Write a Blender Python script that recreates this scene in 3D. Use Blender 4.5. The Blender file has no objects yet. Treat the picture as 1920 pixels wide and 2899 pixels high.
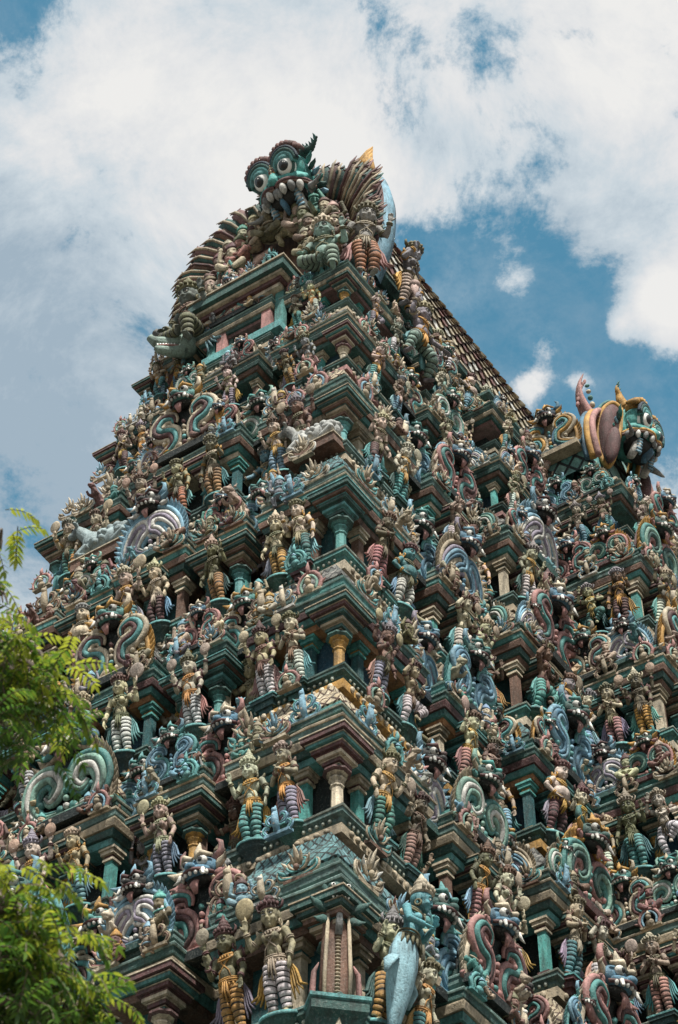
import bpy, bmesh, math, random
from mathutils import Vector, Matrix, noise
R_ = math.radians
PI = math.pi
rnd = random.Random(7)
scene = bpy.context.scene
COL = scene.collection

# ------------------------------------------------------------------ place
# local building axes: x runs back along the long side, y runs back along the gable side
BV, BU = .20354, .1266            # batter of the gable side and of the long side
YC, XC = 8.72, 17.7               # middle of the gable side / of the long side
MB = Matrix.Translation((.2847, 20.71, 0)) @ Matrix.Rotation(R_(56.133), 4, 'Z')
PITCH = 46.551
CAM = Vector((0, 0, 1.6))
def in_view(lp, m=.12):
    """is a building-local point within the photographed part (plus a margin)"""
    q = MB @ Vector(lp) - CAM
    c, s = math.cos(R_(PITCH)), math.sin(R_(PITCH))
    d = q.y*c + q.z*s; up = -q.y*s + q.z*c
    X = q.x/d*6040/960; Y = up/d*6040/1449.5
    return abs(X) < 1+m*1.3 and abs(Y) < 1+m

# ------------------------------------------------------------------ geometry collector
class Geo:
    def __init__(s): s.v=[]; s.f=[]; s.m=[]; s.sm=[]; s.uv={}
    def add(s, vs, fs, mat=0, smooth=True):
        o=len(s.v); s.v.extend([tuple(p) for p in vs])
        for f in fs:
            s.f.append(tuple(i+o for i in f)); s.m.append(mat); s.sm.append(smooth)
    def merge(s, g, M=None, matmap=None):
        o=len(s.v)
        s.v.extend([tuple(M@Vector(p)) for p in g.v] if M is not None else g.v)
        flip = M is not None and M.determinant()<0
        for f,m,sm in zip(g.f,g.m,g.sm):
            t=tuple(i+o for i in f)
            s.f.append(t[::-1] if flip else t); s.m.append(matmap[m] if matmap else m); s.sm.append(sm)
    def box(s, c, d, mat=0, M=None, taper=1.0):
        x,y,z=[k/2 for k in d]; vs=[]
        for kz in (-1,1):
            t = taper if kz>0 else 1
            for kx,ky in ((-1,-1),(1,-1),(1,1),(-1,1)): vs.append(Vector((kx*x*t,ky*y*t,kz*z)))
        if M is not None: vs=[M@p for p in vs]
        vs=[p+Vector(c) for p in vs]
        s.add(vs,[(3,2,1,0),(4,5,6,7),(0,1,5,4),(1,2,6,5),(2,3,7,6),(3,0,4,7)],mat,False)
    def ell(s, c, r, mat=0, seg=14, rings=9, M=None):
        if not hasattr(r,'__len__'): r=(r,r,r)
        vs=[];fs=[]
        for i in range(rings+1):
            a=PI*i/rings-PI/2
            for j in range(seg):
                b=2*PI*j/seg
                p=Vector((r[0]*math.cos(a)*math.cos(b), r[1]*math.cos(a)*math.sin(b), r[2]*math.sin(a)))
                if M is not None: p=M@p
                vs.append(p+Vector(c))
        for i in range(rings):
            for j in range(seg):
                k=(j+1)%seg; fs.append((i*seg+j,i*seg+k,(i+1)*seg+k,(i+1)*seg+j))
        s.add(vs,fs,mat,True)
    def tube(s, pts, rad, mat=0, seg=8, flat=1.0, up=None, cap=True, mats=None):
        """a tapered tube along pts; flat squeezes its second axis; mats(i) picks a material per ring"""
        pts=[Vector(p) for p in pts]; n=len(pts)
        if not hasattr(rad,'__len__'): rad=[rad]*n
        vs=[]; prev=None
        for i,p in enumerate(pts):
            t=(pts[min(i+1,n-1)]-pts[max(i-1,0)])
            t = t.normalized() if t.length>1e-9 else Vector((0,0,1))
            if up is not None: a=Vector(up)
            elif prev is not None: a=prev
            else: a=Vector((0,0,1)) if abs(t.z)<.9 else Vector((1,0,0))
            b=t.cross(a)
            if b.length<1e-6: b=t.cross(Vector((1,.3,0)))
            b.normalize(); a=b.cross(t).normalized(); prev=a
            for j in range(seg):
                w=2*PI*j/seg
                vs.append(p+(b*math.cos(w)+a*math.sin(w)*flat)*rad[i])
        o=len(s.v); s.v.extend([tuple(q) for q in vs])
        for i in range(n-1):
            for j in range(seg):
                k=(j+1)%seg
                s.f.append((o+i*seg+j,o+i*seg+k,o+(i+1)*seg+k,o+(i+1)*seg+j)); s.m.append(mats(i) if mats else mat); s.sm.append(True)
        if cap:
            s.f.append(tuple(o+j for j in range(seg))[::-1]); s.m.append(mats(0) if mats else mat); s.sm.append(False)
            s.f.append(tuple(o+(n-1)*seg+j for j in range(seg))); s.m.append(mats(n-2) if mats else mat); s.sm.append(False)
    def lathe(s, prof, c=(0,0,0), mat=0, seg=16, M=None, smooth=True, mats=None, cap=True, sq=None):
        """prof: (radius, z) from the bottom up; sq=(sx,sy) stretches"""
        vs=[]; sx,sy = sq or (1,1)
        off = PI/seg
        for r,z in prof:
            for j in range(seg):
                a=2*PI*j/seg+off
                p=Vector((r*math.cos(a)*sx,r*math.sin(a)*sy,z))
                if M is not None: p=M@p
                vs.append(p+Vector(c))
        o=len(s.v); s.v.extend([tuple(q) for q in vs]); n=len(prof)
        for i in range(n-1):
            for j in range(seg):
                k=(j+1)%seg
                s.f.append((o+i*seg+j,o+i*seg+k,o+(i+1)*seg+k,o+(i+1)*seg+j)); s.m.append(mats[i] if mats else mat); s.sm.append(smooth)
        if cap:
            s.f.append(tuple(o+j for j in range(seg))[::-1]); s.m.append(mats[0] if mats else mat); s.sm.append(False)
            s.f.append(tuple(o+(n-1)*seg+j for j in range(seg))); s.m.append(mats[-1] if mats else mat); s.sm.append(False)
    def ring(s, c, R, r, mat=0, M=None, seg=18, sub=6, sq=(1,1)):
        pts=[]
        for i in range(seg+1):
            a=2*PI*i/seg; p=Vector((R*sq[0]*math.cos(a),R*sq[1]*math.sin(a),0))
            if M is not None: p=M@p
            pts.append(p+Vector(c))
        s.tube(pts,r,mat,sub,cap=False)
    def loft(s, outline, prof, mat=0, closed=True, uv=False, smooth=False, mats=None, wear=0):
        """outline: rectilinear CCW points; prof: (offset, z) from the bottom up"""
        O=[Vector((p[0],p[1])) for p in outline]
        if wear:
            Q=[]
            for i,p in enumerate(O):
                q=O[(i+1)%len(O)]; L_=(q-p).length; k=min(12,max(1,int(L_/.38)))
                for j in range(k): Q.append(p.lerp(q,j/k))
            O=Q
        n=len(O); nn=[]
        for i in range(n):
            e=(O[(i+1)%n]-O[i]).normalized(); nn.append(Vector((e.y,-e.x)))
        vs=[]
        for off,z in prof:
            for i in range(n):
                a,b=nn[i-1],nn[i]
                w = a+b if a.dot(b)<.5 else a
                e_=wear*(noise.noise(Vector((O[i].x*2.3,O[i].y*2.3,z*4)))*1.4) if wear else 0
                q=O[i]+w*(off+(e_ if off>0 else 0)); vs.append((q.x,q.y,z+e_*.6))
        per=[0]
        for i in range(n): per.append(per[-1]+(O[(i+1)%n]-O[i]).length)
        o=len(s.v); s.v.extend(vs); vl=[0]
        for i in range(1,len(prof)): vl.append(vl[-1]+math.hypot(prof[i][0]-prof[i-1][0],prof[i][1]-prof[i-1][1]))
        for k in range(len(prof)-1):
            for i in range(n):
                j=(i+1)%n
                if uv: s.uv[len(s.f)]=[(per[i],vl[k]),(per[i+1],vl[k]),(per[i+1],vl[k+1]),(per[i],vl[k+1])]
                s.f.append((o+k*n+i,o+k*n+j,o+(k+1)*n+j,o+(k+1)*n+i)); s.m.append(mats[k] if mats else mat); s.sm.append(smooth)
    def mesh(s, name, mats):
        me=bpy.data.meshes.new(name); me.from_pydata(s.v,[],s.f)
        for m in mats: me.materials.append(m)
        me.polygons.foreach_set('material_index',s.m); me.polygons.foreach_set('use_smooth',s.sm)
        if s.uv:
            ul=me.uv_layers.new(name='uv')
            for p in me.polygons:
                t=s.uv.get(p.index)
                if t:
                    for li,c in zip(p.loop_indices,t): ul.data[li].uv=c
        me.update(); return me

def remeshed(g, name, mat, voxel=.012, smooth=4, scale=1):
    """one continuous surface out of the collected shapes"""
    me=g.mesh(name,[mat]); o=bpy.data.objects.new(name,me); COL.objects.link(o)
    m=o.modifiers.new('r','REMESH'); m.mode='VOXEL'; m.voxel_size=voxel
    if smooth:
        k=o.modifiers.new('s','SMOOTH'); k.iterations=smooth; k.factor=.5
    dg=bpy.context.evaluated_depsgraph_get(); dg.update()
    out=bpy.data.meshes.new_from_object(o.evaluated_get(dg)); out.name=name
    bpy.data.objects.remove(o); bpy.data.meshes.remove(me)
    out.materials.clear(); out.materials.append(mat)
    out.polygons.foreach_set('use_smooth',[True]*len(out.polygons))
    out.polygons.foreach_set('material_index',[0]*len(out.polygons))
    return out

def link(name, mesh, parent=None, M=None, color=None):
    o=bpy.data.objects.new(name,mesh); COL.objects.link(o)
    if parent is not None: o.parent=parent
    if M is not None: o.matrix_basis=M
    if color is not None: o.color=(*color,1)
    return o
def tag(o,label=None,cat=None,group=None,kind=None):
    for k,v in (('label',label),('category',cat),('group',group),('kind',kind)):
        if v: o[k]=v
    return o

# ------------------------------------------------------------------ materials
def nd(nt,t,**kw):
    n=nt.nodes.new(t)
    for k,v in kw.items(): setattr(n,k,v)
    return n
def paint(name, rgb=None, grime=.7, rough=.72, bump=.55, vary=.5, spec=.3, lattice=None, moss=0):
    m=bpy.data.materials.new(name); m.use_nodes=True; nt=m.node_tree; L=nt.links.new
    b=nt.nodes['Principled BSDF']; b.inputs['Roughness'].default_value=rough; b.inputs['Specular IOR Level'].default_value=spec
    geo=nd(nt,'ShaderNodeNewGeometry')
    if rgb is None:
        oi=nd(nt,'ShaderNodeObjectInfo'); base=oi.outputs['Color']
    else:
        c=nd(nt,'ShaderNodeRGB'); c.outputs[0].default_value=(*rgb,1); base=c.outputs[0]
    if lattice:
        uv=nd(nt,'ShaderNodeUVMap'); sp=nd(nt,'ShaderNodeSeparateXYZ'); L(uv.outputs[0],sp.inputs[0])
        def ma(op,a,b_=None):
            k=nd(nt,'ShaderNodeMath',operation=op)
            for i,q in enumerate((a,b_)):
                if q is None: continue
                if hasattr(q,'default_value'): L(q,k.inputs[i])
                else: k.inputs[i].default_value=q
            return k.outputs[0]
        P=lattice[0]
        d1=ma('DIVIDE',ma('ADD',sp.outputs[0],sp.outputs[1]),P); d2=ma('DIVIDE',ma('SUBTRACT',sp.outputs[0],sp.outputs[1]),P)
        f1=ma('ABSOLUTE',ma('SUBTRACT',ma('FRACT',d1),.5)); f2=ma('ABSOLUTE',ma('SUBTRACT',ma('FRACT',d2),.5))
        mx=ma('MAXIMUM',f1,f2)
        line=nd(nt,'ShaderNodeMapRange'); L(mx,line.inputs[0]); line.inputs[1].default_value=.36; line.inputs[2].default_value=.41
        wn=nd(nt,'ShaderNodeTexWhiteNoise',noise_dimensions='2D'); cb=nd(nt,'ShaderNodeCombineXYZ')
        L(ma('FLOOR',d1),cb.inputs[0]); L(ma('FLOOR',d2),cb.inputs[1]); L(cb.outputs[0],wn.inputs['Vector'])
        tl=nd(nt,'ShaderNodeMix',data_type='RGBA'); L(wn.outputs['Value'],tl.inputs[0]); L(base,tl.inputs[6]); tl.inputs[7].default_value=(*lattice[2],1)
        mi=nd(nt,'ShaderNodeMix',data_type='RGBA'); L(line.outputs[0],mi.inputs[0]); L(tl.outputs[2],mi.inputs[6]); mi.inputs[7].default_value=(*lattice[1],1)
        base=mi.outputs[2]
    n1=nd(nt,'ShaderNodeTexNoise'); n1.inputs['Scale'].default_value=2.3; n1.inputs['Detail'].default_value=6; n1.inputs['Roughness'].default_value=.65
    L(geo.outputs['Position'],n1.inputs['Vector'])
    mp=nd(nt,'ShaderNodeMapping'); mp.inputs['Scale'].default_value=(7,7,1.1); L(geo.outputs['Position'],mp.inputs[0])
    n2=nd(nt,'ShaderNodeTexNoise'); n2.inputs['Scale'].default_value=1; n2.inputs['Detail'].default_value=5; n2.inputs['Roughness'].default_value=.7
    L(mp.outputs[0],n2.inputs['Vector'])
    n3=nd(nt,'ShaderNodeTexNoise'); n3.inputs['Scale'].default_value=26; n3.inputs['Detail'].default_value=4; n3.inputs['Roughness'].default_value=.7
    L(geo.outputs['Position'],n3.inputs['Vector'])
    r1=nd(nt,'ShaderNodeMapRange'); L(n1.outputs[0],r1.inputs[0]); r1.inputs[1].default_value=.3; r1.inputs[2].default_value=.7
    r1.inputs[3].default_value=1-vary; r1.inputs[4].default_value=1+vary*.6
    mul=nd(nt,'ShaderNodeMix',data_type='RGBA',blend_type='MULTIPLY'); mul.inputs[0].default_value=1
    L(base,mul.inputs[6]); L(r1.outputs[0],mul.inputs[7])
    # pale worn patches
    r3=nd(nt,'ShaderNodeMapRange'); L(n3.outputs[0],r3.inputs[0]); r3.inputs[1].default_value=.52; r3.inputs[2].default_value=.72; r3.inputs[4].default_value=.36*grime
    wm=nd(nt,'ShaderNodeMix',data_type='RGBA'); L(r3.outputs[0],wm.inputs[0]); L(mul.outputs[2],wm.inputs[6]); wm.inputs[7].default_value=(.44,.44,.40,1)
    # dark rain streaks
    r2=nd(nt,'ShaderNodeMapRange'); L(n2.outputs[0],r2.inputs[0]); r2.inputs[1].default_value=.47; r2.inputs[2].default_value=.68; r2.inputs[4].default_value=grime
    gm=nd(nt,'ShaderNodeMix',data_type='RGBA'); L(r2.outputs[0],gm.inputs[0]); L(wm.outputs[2],gm.inputs[6]); gm.inputs[7].default_value=(.03,.031,.028,1)
    r4=nd(nt,'ShaderNodeMapRange'); L(n3.outputs[0],r4.inputs[0]); r4.inputs[1].default_value=.46; r4.inputs[2].default_value=.34; r4.inputs[4].default_value=.75*grime
    pm=nd(nt,'ShaderNodeMix',data_type='RGBA'); L(r4.outputs[0],pm.inputs[0]); L(gm.outputs[2],pm.inputs[6]); pm.inputs[7].default_value=(.035,.034,.030,1)
    L(pm.outputs[2],b.inputs['Base Color'])
    bp=nd(nt,'ShaderNodeBump'); bp.inputs['Strength'].default_value=bump; bp.inputs['Distance'].default_value=.03
    L(n3.outputs[0],bp.inputs['Height']); L(bp.outputs[0],b.inputs['Normal'])
    return m
M_OBJ=paint('weathered_paint')
M_DARK=paint('dark_groove',(.025,.026,.026),grime=.3)
PAL=dict(cream=(.49,.42,.31),beige=(.34,.28,.195),brown=(.15,.085,.06),maroon=(.095,.042,.042),green=(.034,.092,.082),teal=(.065,.205,.192),
  aqua=(.10,.29,.29),sky=(.18,.33,.42),blue=(.07,.165,.24),pink=(.35,.18,.165),red=(.28,.045,.05),gold=(.42,.235,.06),orange=(.33,.16,.07),
  white=(.55,.54,.50),grey=(.22,.225,.22),olive=(.13,.12,.065),lilac=(.25,.22,.28),mint=(.19,.33,.27),
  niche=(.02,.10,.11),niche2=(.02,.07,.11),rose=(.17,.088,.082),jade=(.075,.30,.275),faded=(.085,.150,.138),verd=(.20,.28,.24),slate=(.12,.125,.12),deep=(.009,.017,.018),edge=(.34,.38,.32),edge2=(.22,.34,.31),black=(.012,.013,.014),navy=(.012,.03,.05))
MP={k:paint('paint_'+k,v) for k,v in PAL.items()}
M_GLOSS=paint('glossy_eye_black',(.012,.013,.014),grime=0,rough=.25,bump=0,vary=.1,spec=.5)
M_IRIS=paint('iris_slate',(.022,.03,.03),grime=0,rough=.5,bump=0,vary=.1)
M_EYE=paint('eye_white',(.72,.72,.68),grime=.05,rough=.4,bump=.05,vary=.08)
# ------------------------------------------------------------------ camera, light, sky
cam=bpy.data.cameras.new('camera'); co=bpy.data.objects.new('camera',cam); COL.objects.link(co)
co.location=CAM; co.rotation_euler=(R_(90+PITCH),0,0)
cam.sensor_fit='VERTICAL'; cam.sensor_height=36; cam.lens=75; cam.clip_end=20000; cam.clip_start=.1
cam.dof.use_dof=True; cam.dof.focus_distance=38; cam.dof.aperture_fstop=4.5
scene.camera=co
scene.render.resolution_x=678; scene.render.resolution_y=1024
scene.view_settings.view_transform='Standard'; scene.view_settings.look='None'; scene.view_settings.exposure=.75; scene.view_settings.gamma=1
SUN_AZ, SUN_EL = R_(168), R_(56)       # compass angle the light comes from (0 = +Y, clockwise) and height
sd=Vector((math.sin(SUN_AZ)*math.cos(SUN_EL),math.cos(SUN_AZ)*math.cos(SUN_EL),math.sin(SUN_EL)))
sl=bpy.data.lights.new('sun','SUN'); sl.energy=5.0; sl.angle=R_(4); sl.color=(1,.955,.88)
so=bpy.data.objects.new('sun',sl); COL.objects.link(so); so.rotation_euler=(-sd).to_track_quat('-Z','Y').to_euler(); so.location=sd*100

def px_dir(X,Y):
    x=(X-960)/6040; y=-(Y-1449.5)/6040; c,s=math.cos(R_(PITCH)),math.sin(R_(PITCH))
    return Vector((x,c-y*s,s+y*c)).normalized()
w=bpy.data.worlds.new('World'); scene.world=w; w.use_nodes=True; nt=w.node_tree; L=nt.links.new
bg=nt.nodes['Background']; bg.inputs[1].default_value=.1
sky=nd(nt,'ShaderNodeTexSky',sky_type='NISHITA'); sky.sun_disc=False; sky.sun_elevation=SUN_EL; sky.sun_rotation=SUN_AZ
sky.air_density=1; sky.dust_density=.6; sky.ozone_density=1.6
tc=nd(nt,'ShaderNodeTexCoord')
def wm(op,a,b=None,c=None,clamp=False):
    k=nd(nt,'ShaderNodeMath',operation=op,use_clamp=clamp)
    for i,q in enumerate((a,b,c)):
        if q is None: continue
        if hasattr(q,'default_value'): L(q,k.inputs[i])
        else: k.inputs[i].default_value=q
    return k.outputs[0]
def wn(scale,detail,rough,dist,off,sc=(1,1,1)):
    mp=nd(nt,'ShaderNodeMapping'); mp.inputs['Location'].default_value=off; mp.inputs['Scale'].default_value=sc; L(tc.outputs['Generated'],mp.inputs[0])
    n=nd(nt,'ShaderNodeTexNoise'); n.inputs['Scale'].default_value=scale; n.inputs['Detail'].default_value=detail; n.inputs['Roughness'].default_value=rough; n.inputs['Distortion'].default_value=dist
    L(mp.outputs[0],n.inputs['Vector']); return n.outputs[0]
# a broken cloud layer: gaps (negative) and banks (positive) at given directions, edges torn by noise
GAPS=[(20,0,150,-1.1),(1300,850,290,-1.15),(1590,840,200,-1.0),(1700,980,240,-1.1),(1400,1020,230,-.6),(1880,1250,230,-.7),(1160,780,160,-.6),(1370,140,120,-.26),(1290,40,90,-.15),(1110,40,90,-.14),(1490,440,100,-.2),(1350,40,260,.16),
  (100,1450,200,-.12),(0,560,100,-.2),(150,900,420,.22),(20,330,120,-.2),(1040,40,100,-.3),(1760,560,100,-.1),(1620,560,200,.2),(1210,400,60,-.25),
  (1700,300,280,.3),(1890,860,120,1.5),(1640,640,150,.40),(1640,780,60,.25),(1545,975,80,1.05),(1500,1090,60,.8),(1640,1080,50,.7),(600,480,420,.25),(400,250,300,.12),(1250,540,150,.42),(1050,560,150,.3),(1750,930,50,.9),(1470,815,80,.85),(1330,840,60,.5),(1400,700,90,.15),(1380,330,120,.2)]
bias=None
for X,Y,r,a in GAPS:
    d=px_dir(X,Y); vm=nd(nt,'ShaderNodeVectorMath',operation='DISTANCE'); L(tc.outputs['Generated'],vm.inputs[0]); vm.inputs[1].default_value=d
    k=wm('DIVIDE',vm.outputs['Value'],r/6040.); g=wm('POWER',2.718,wm('MULTIPLY',wm('MULTIPLY',k,k),-1.0)); g=wm('MULTIPLY',g,a if a<0 else a*1.7)
    bias=g if bias is None else wm('ADD',bias,g)
nA=wn(10.5,11,.70,.25,(3.1,1.7,.4)); nB=wn(4.2,7,.6,.3,(7.7,2.2,5.1)); nC=wn(30,9,.72,.2,(.7,4.2,9.1))
cov=wm('ADD',wm('ADD',wm('MULTIPLY',wm('SUBTRACT',nA,.5),3.1),.50),wm('ADD',wm('MULTIPLY',bias,.72),wm('MULTIPLY',wm('SUBTRACT',nC,.5),1.5)))
mr=nd(nt,'ShaderNodeMapRange',interpolation_type='SMOOTHSTEP'); L(cov,mr.inputs[0]); mr.inputs[1].default_value=-.14; mr.inputs[2].default_value=.46
veil=nd(nt,'ShaderNodeMapRange'); L(wm('ADD',wm('MULTIPLY',nA,.6),wm('MULTIPLY',nC,.4)),veil.inputs[0]); veil.inputs[1].default_value=.44; veil.inputs[2].default_value=.62; veil.inputs[3].default_value=.03; veil.inputs[4].default_value=.34
tb=None
for X,Y,r,a in ((230,1080,330,-.34),(40,700,200,-.3),(90,1420,240,-.5),(1700,600,200,-.28),(1250,430,120,-.2),(850,60,220,-.2),(1750,200,300,.25),(780,420,380,.2)):
    d=px_dir(X,Y); vm=nd(nt,'ShaderNodeVectorMath',operation='DISTANCE'); L(tc.outputs['Generated'],vm.inputs[0]); vm.inputs[1].default_value=d
    k=wm('DIVIDE',vm.outputs['Value'],r/6040.); g=wm('MULTIPLY',wm('POWER',2.718,wm('MULTIPLY',wm('MULTIPLY',k,k),-1.0)),a); tb=g if tb is None else wm('ADD',tb,g)
tone=nd(nt,'ShaderNodeMapRange'); L(wm('ADD',wm('ADD',wm('MULTIPLY',wm('SUBTRACT',nB,.5),1.4),wm('MULTIPLY',wm('SUBTRACT',nA,.5),1.5)),wm('ADD',wm('MULTIPLY',bias,.3),tb)),tone.inputs[0]); tone.inputs[1].default_value=-.35; tone.inputs[2].default_value=.32
cr=nd(nt,'ShaderNodeValToRGB'); e=cr.color_ramp.elements
e[0].position=0; e[0].color=(3.6,4.6,5.5,1); e[1].position=1; e[1].color=(8.6,8.55,8.4,1)
k=e.new(.45); k.color=(6.0,6.75,7.3,1); k=e.new(.72); k.color=(7.6,7.75,7.9,1)
L(tone.outputs[0],cr.inputs[0])
# clouds thicken to an even pale veil towards the horizon
hs=nd(nt,'ShaderNodeHueSaturation'); hs.inputs['Saturation'].default_value=1.0; hs.inputs['Value'].default_value=1.0
tint=nd(nt,'ShaderNodeMix',data_type='RGBA',blend_type='MULTIPLY'); tint.inputs[0].default_value=1; tint.inputs[7].default_value=(1.0,1.98,1.68,1); L(sky.outputs[0],tint.inputs[6]); L(tint.outputs[2],hs.inputs['Color'])
mx=nd(nt,'ShaderNodeMix',data_type='RGBA'); L(wm('MAXIMUM',mr.outputs[0],veil.outputs[0]),mx.inputs[0]); L(hs.outputs[0],mx.inputs[6]); L(cr.outputs[0],mx.inputs[7])
bg.inputs[1].default_value=.059; L(mx.outputs[2],bg.inputs[0])

# ------------------------------------------------------------------ ground
g=Geo(); N=24; S=3000
g.add([(-S,-S,0),(S,-S,0),(S,S,0),(-S,S,0)],[(0,1,2,3)],0,False)
gm=paint('sandy_ground',(.13,.11,.09),grime=.3,vary=.3)
tag(link('ground',g.mesh('ground',[gm])),kind='structure')
# ------------------------------------------------------------------ carved figures
FIG={}
def lerp(a,b,t): return Vector(a)*(1-t)+Vector(b)*t
def chain(pts, n=6):
    out=[]
    for a,b in zip(pts[:-1],pts[1:]):
        for i in range(n): out.append(lerp(a,b,i/n))
    out.append(Vector(pts[-1])); return out
def hand(g, w, d, pal, s=1.0, curl=.25, thumb=1):
    """w wrist, d finger direction, pal the way the palm looks: palm, four unequal fingers and a thumb off its side"""
    d=Vector(d).normalized(); pal=Vector(pal); pal=(pal-d*pal.dot(d)).normalized(); side=d.cross(pal)*thumb; w=Vector(w)
    M=Matrix((side,d,pal)).transposed()
    g.ell(w+d*.045*s,(.034*s,.05*s,.018*s),0,12,8,M)
    for k,(o,l) in enumerate(((.027,.058),(.009,.068),(-.010,.063),(-.027,.048))):
        p0=w+d*.078*s+side*o*s; p1=p0+(d+pal*curl*.6+side*o*3)*l*.55*s; p2=p1+(d*.8+pal*curl*2.2)*l*.5*s
        g.tube([p0-d*.02*s,p0,p1,p2],[.0115*s,.0115*s,.0105*s,.008*s],0,7)
    p0=w+d*.03*s+side*.03*s; p1=p0+(side*.7+d*.6+pal*.3)*.035*s; p2=p1+(d*.9+side*.2+pal*.3)*.032*s
    g.tube([p0-side*.01*s,p0,p1,p2],[.013*s,.013*s,.0115*s,.009*s],0,7)
def head(g, c, yaw=0, tilt=0, s=1.0, fat=0):
    """face with brow, nose, lips, chin and long ears, looking along -Y"""
    M=Matrix.Rotation(yaw,3,'Z')@Matrix.Rotation(tilt,3,'X'); c=Vector(c)
    def e(p,r): g.ell(c+M@Vector(p)*s,[k*s for k in r],0,18,12,M)
    e((0,0,.02),(.115,.125,.125)); e((0,-.03,-.045),(.095+fat*.02,.098,.095)); e((0,-.085,-.115),(.04,.035,.03))
    e((0,-.118,-.012),(.017,.022,.04)); e((0,-.133,-.035),(.025,.018,.015))
    for k in (-1,1):
        e((k*.045,-.105,.036),(.042,.018,.012)); e((k*.055,-.085,-.045),(.038,.035,.035)); e((k*.118,.01,-.02),(.016,.035,.055)); e((k*.12,.01,-.085),(.014,.016,.035))
    e((0,-.112,-.073),(.034,.02,.010)); e((0,-.108,-.09),(.027,.018,.010))
    return M
def append_geo(me,g,mat):
    """add raised jewellery to a finished body mesh, in a second paint"""
    t=g.mesh('t',[mat]); t.polygons.foreach_set('material_index',[1]*len(t.polygons))
    b=bmesh.new(); b.from_mesh(me); b.from_mesh(t); b.to_mesh(me); b.free(); bpy.data.meshes.remove(t); me.materials.append(mat)
def figure(key, arms, legs, chest=(0,0,1.08), pelvis=(0,0,.74), hd=(0,-.02,1.40), yaw=0, female=False, fat=0, headtilt=.15, hand_s=1.25, crown='tall', lap=True, held=None, voxel=.0115, drape=True):
    body=Geo(); C=Vector(chest); P=Vector(pelvis); H=Vector(hd)
    # torso
    body.ell(P,(.145+fat*.06,.105+fat*.06,.10),0,16,10)
    body.ell(lerp(P,C,.42)+Vector((0,-.02-fat*.06,0)),(.115+fat*.09,.095+fat*.10,.15+fat*.02),0,16,10)
    body.ell(C,(.165+fat*.03,.105+fat*.02,.135),0,16,10)
    body.ell(C+Vector((0,.02,.07)),(.19,.085,.07),0,16,8)
    if female:
        for k in (-1,1): body.ell(C+Vector((k*.075,-.10,.0)),(.067,.06,.065),0,14,9)
    else:
        for k in (-1,1): body.ell(C+Vector((k*.07,-.07,.03)),(.075,.045,.06),0,14,9)
    body.tube([C+Vector((0,.01,.08)),lerp(C,H,.6)+Vector((0,0,0)),H+Vector((0,0,-.03))],[.075,.058,.055],0,10)
    hm=head(body,H,yaw,headtilt,1.2,fat)
    orn=Geo(); ext=Geo()
    for sgn,A in arms:
        sh,el,wr,hdir,pal=[Vector(q) for q in A[:5]]
        body.ell(sh,(.068,.06,.062),0,12,8)
        body.tube(chain([sh,el,wr],4),[.062,.06,.057,.052,.05,.05,.046,.04,.034],0,10)
        hand(body,wr,hdir,pal,hand_s,A[5] if len(A)>5 else .25,sgn)
        for t,r,(a,b) in ((.55,.064,(sh,el)),(.66,.06,(sh,el)),(.80,.045,(el,wr)),(.9,.043,(el,wr))):
            d=(b-a).normalized(); ext.ring(lerp(a,b,t),r,.013,0,d.to_track_quat('Z','Y').to_matrix(),12,5)
    gar=Geo()
    for sgn,Lg in legs:
        hip,kn,an=[Vector(q) for q in Lg[:3]]; fd=Vector(Lg[3]) if len(Lg)>3 else Vector((sgn*.25,-1,0))
        body.tube(chain([hip,kn,an],4),[.10,.095,.088,.08,.07,.072,.066,.054,.044],0,10)
        fd.normalize(); Mf=fd.to_track_quat('-Y','Z').to_matrix()
        body.ell(an+fd*.05+Vector((0,0,-.028)),(.046,.105,.034),0,12,8,Mf); body.ell(an+Vector((0,.01,-.015)),(.045,.05,.05),0,10,8)
        for k in range(5): body.tube([an+Mf@Vector(((k-2)*.018,-.12,-.035)),an+Mf@Vector(((k-2)*.021,-.165+abs(k-1)*.006,-.043))],[.013,.009],0,6)
        # banded leggings: bulging cloth bands with shade painted dark into the grooves between
        pts=[];rad=[];mt=[]
        for (a,b,r0,r1,nb) in ((hip,kn,.122,.095,4),(kn,an,.095,.062,4)):
            for i in range(nb):
                for t,rr in ((.0,-.012),(.10,.004),(.5,.011),(.88,.004),(1.0,-.012)):
                    tt=(i+t)/nb
                    if pts and t==0: continue
                    pts.append(lerp(a,b,tt*.97)); rad.append((r0+(r1-r0)*tt)+rr); mt.append(1 if t in (.10,) and False else 0)
        gar.tube(pts,rad,0,14,mats=lambda i,n=len(pts):(1 if (i%4==3) else 0))
        ext.ring(an+Vector((0,0,.035)),.066,.017,0,(an-kn).normalized().to_track_quat('Z','Y').to_matrix(),12,5)
    gar.ell(P+Vector((0,-.005,-.02)),(.17+fat*.06,.125+fat*.06,.095),0,16,9)
    bm=remeshed(body,key+'_body',M_OBJ,voxel)
    # jewellery: collar, chest bands, belt, girdle cloth
    I=Matrix.Identity(3)
    orn.ring(C+Vector((0,-.02,.12)),.098,.02,0,Matrix.Rotation(.35,3,'X'),18,6,(1.1,1))
    orn.ring(C+Vector((0,-.045,.075)),.13,.015,0,Matrix.Rotation(.6,3,'X'),18,5,(1.15,1))
    for k in range(7):
        a=R_(-90+(k-3)*19); orn.ell(C+Vector((.15*math.cos(a),-.045+.125*math.sin(a)+.02,.05-.0*k)),(.018,.016,.026),0,7,5)
    for k in (-1,1):
        orn.tube([C+Vector((k*.14,-.06,.09)),C+Vector((k*.05,-.13,-.02)),C+Vector((-k*.09,-.115-fat*.1,-.16)),P+Vector((-k*.11,-.11-fat*.06,.07))],[.012,.013,.011,.011],0,5)
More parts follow.
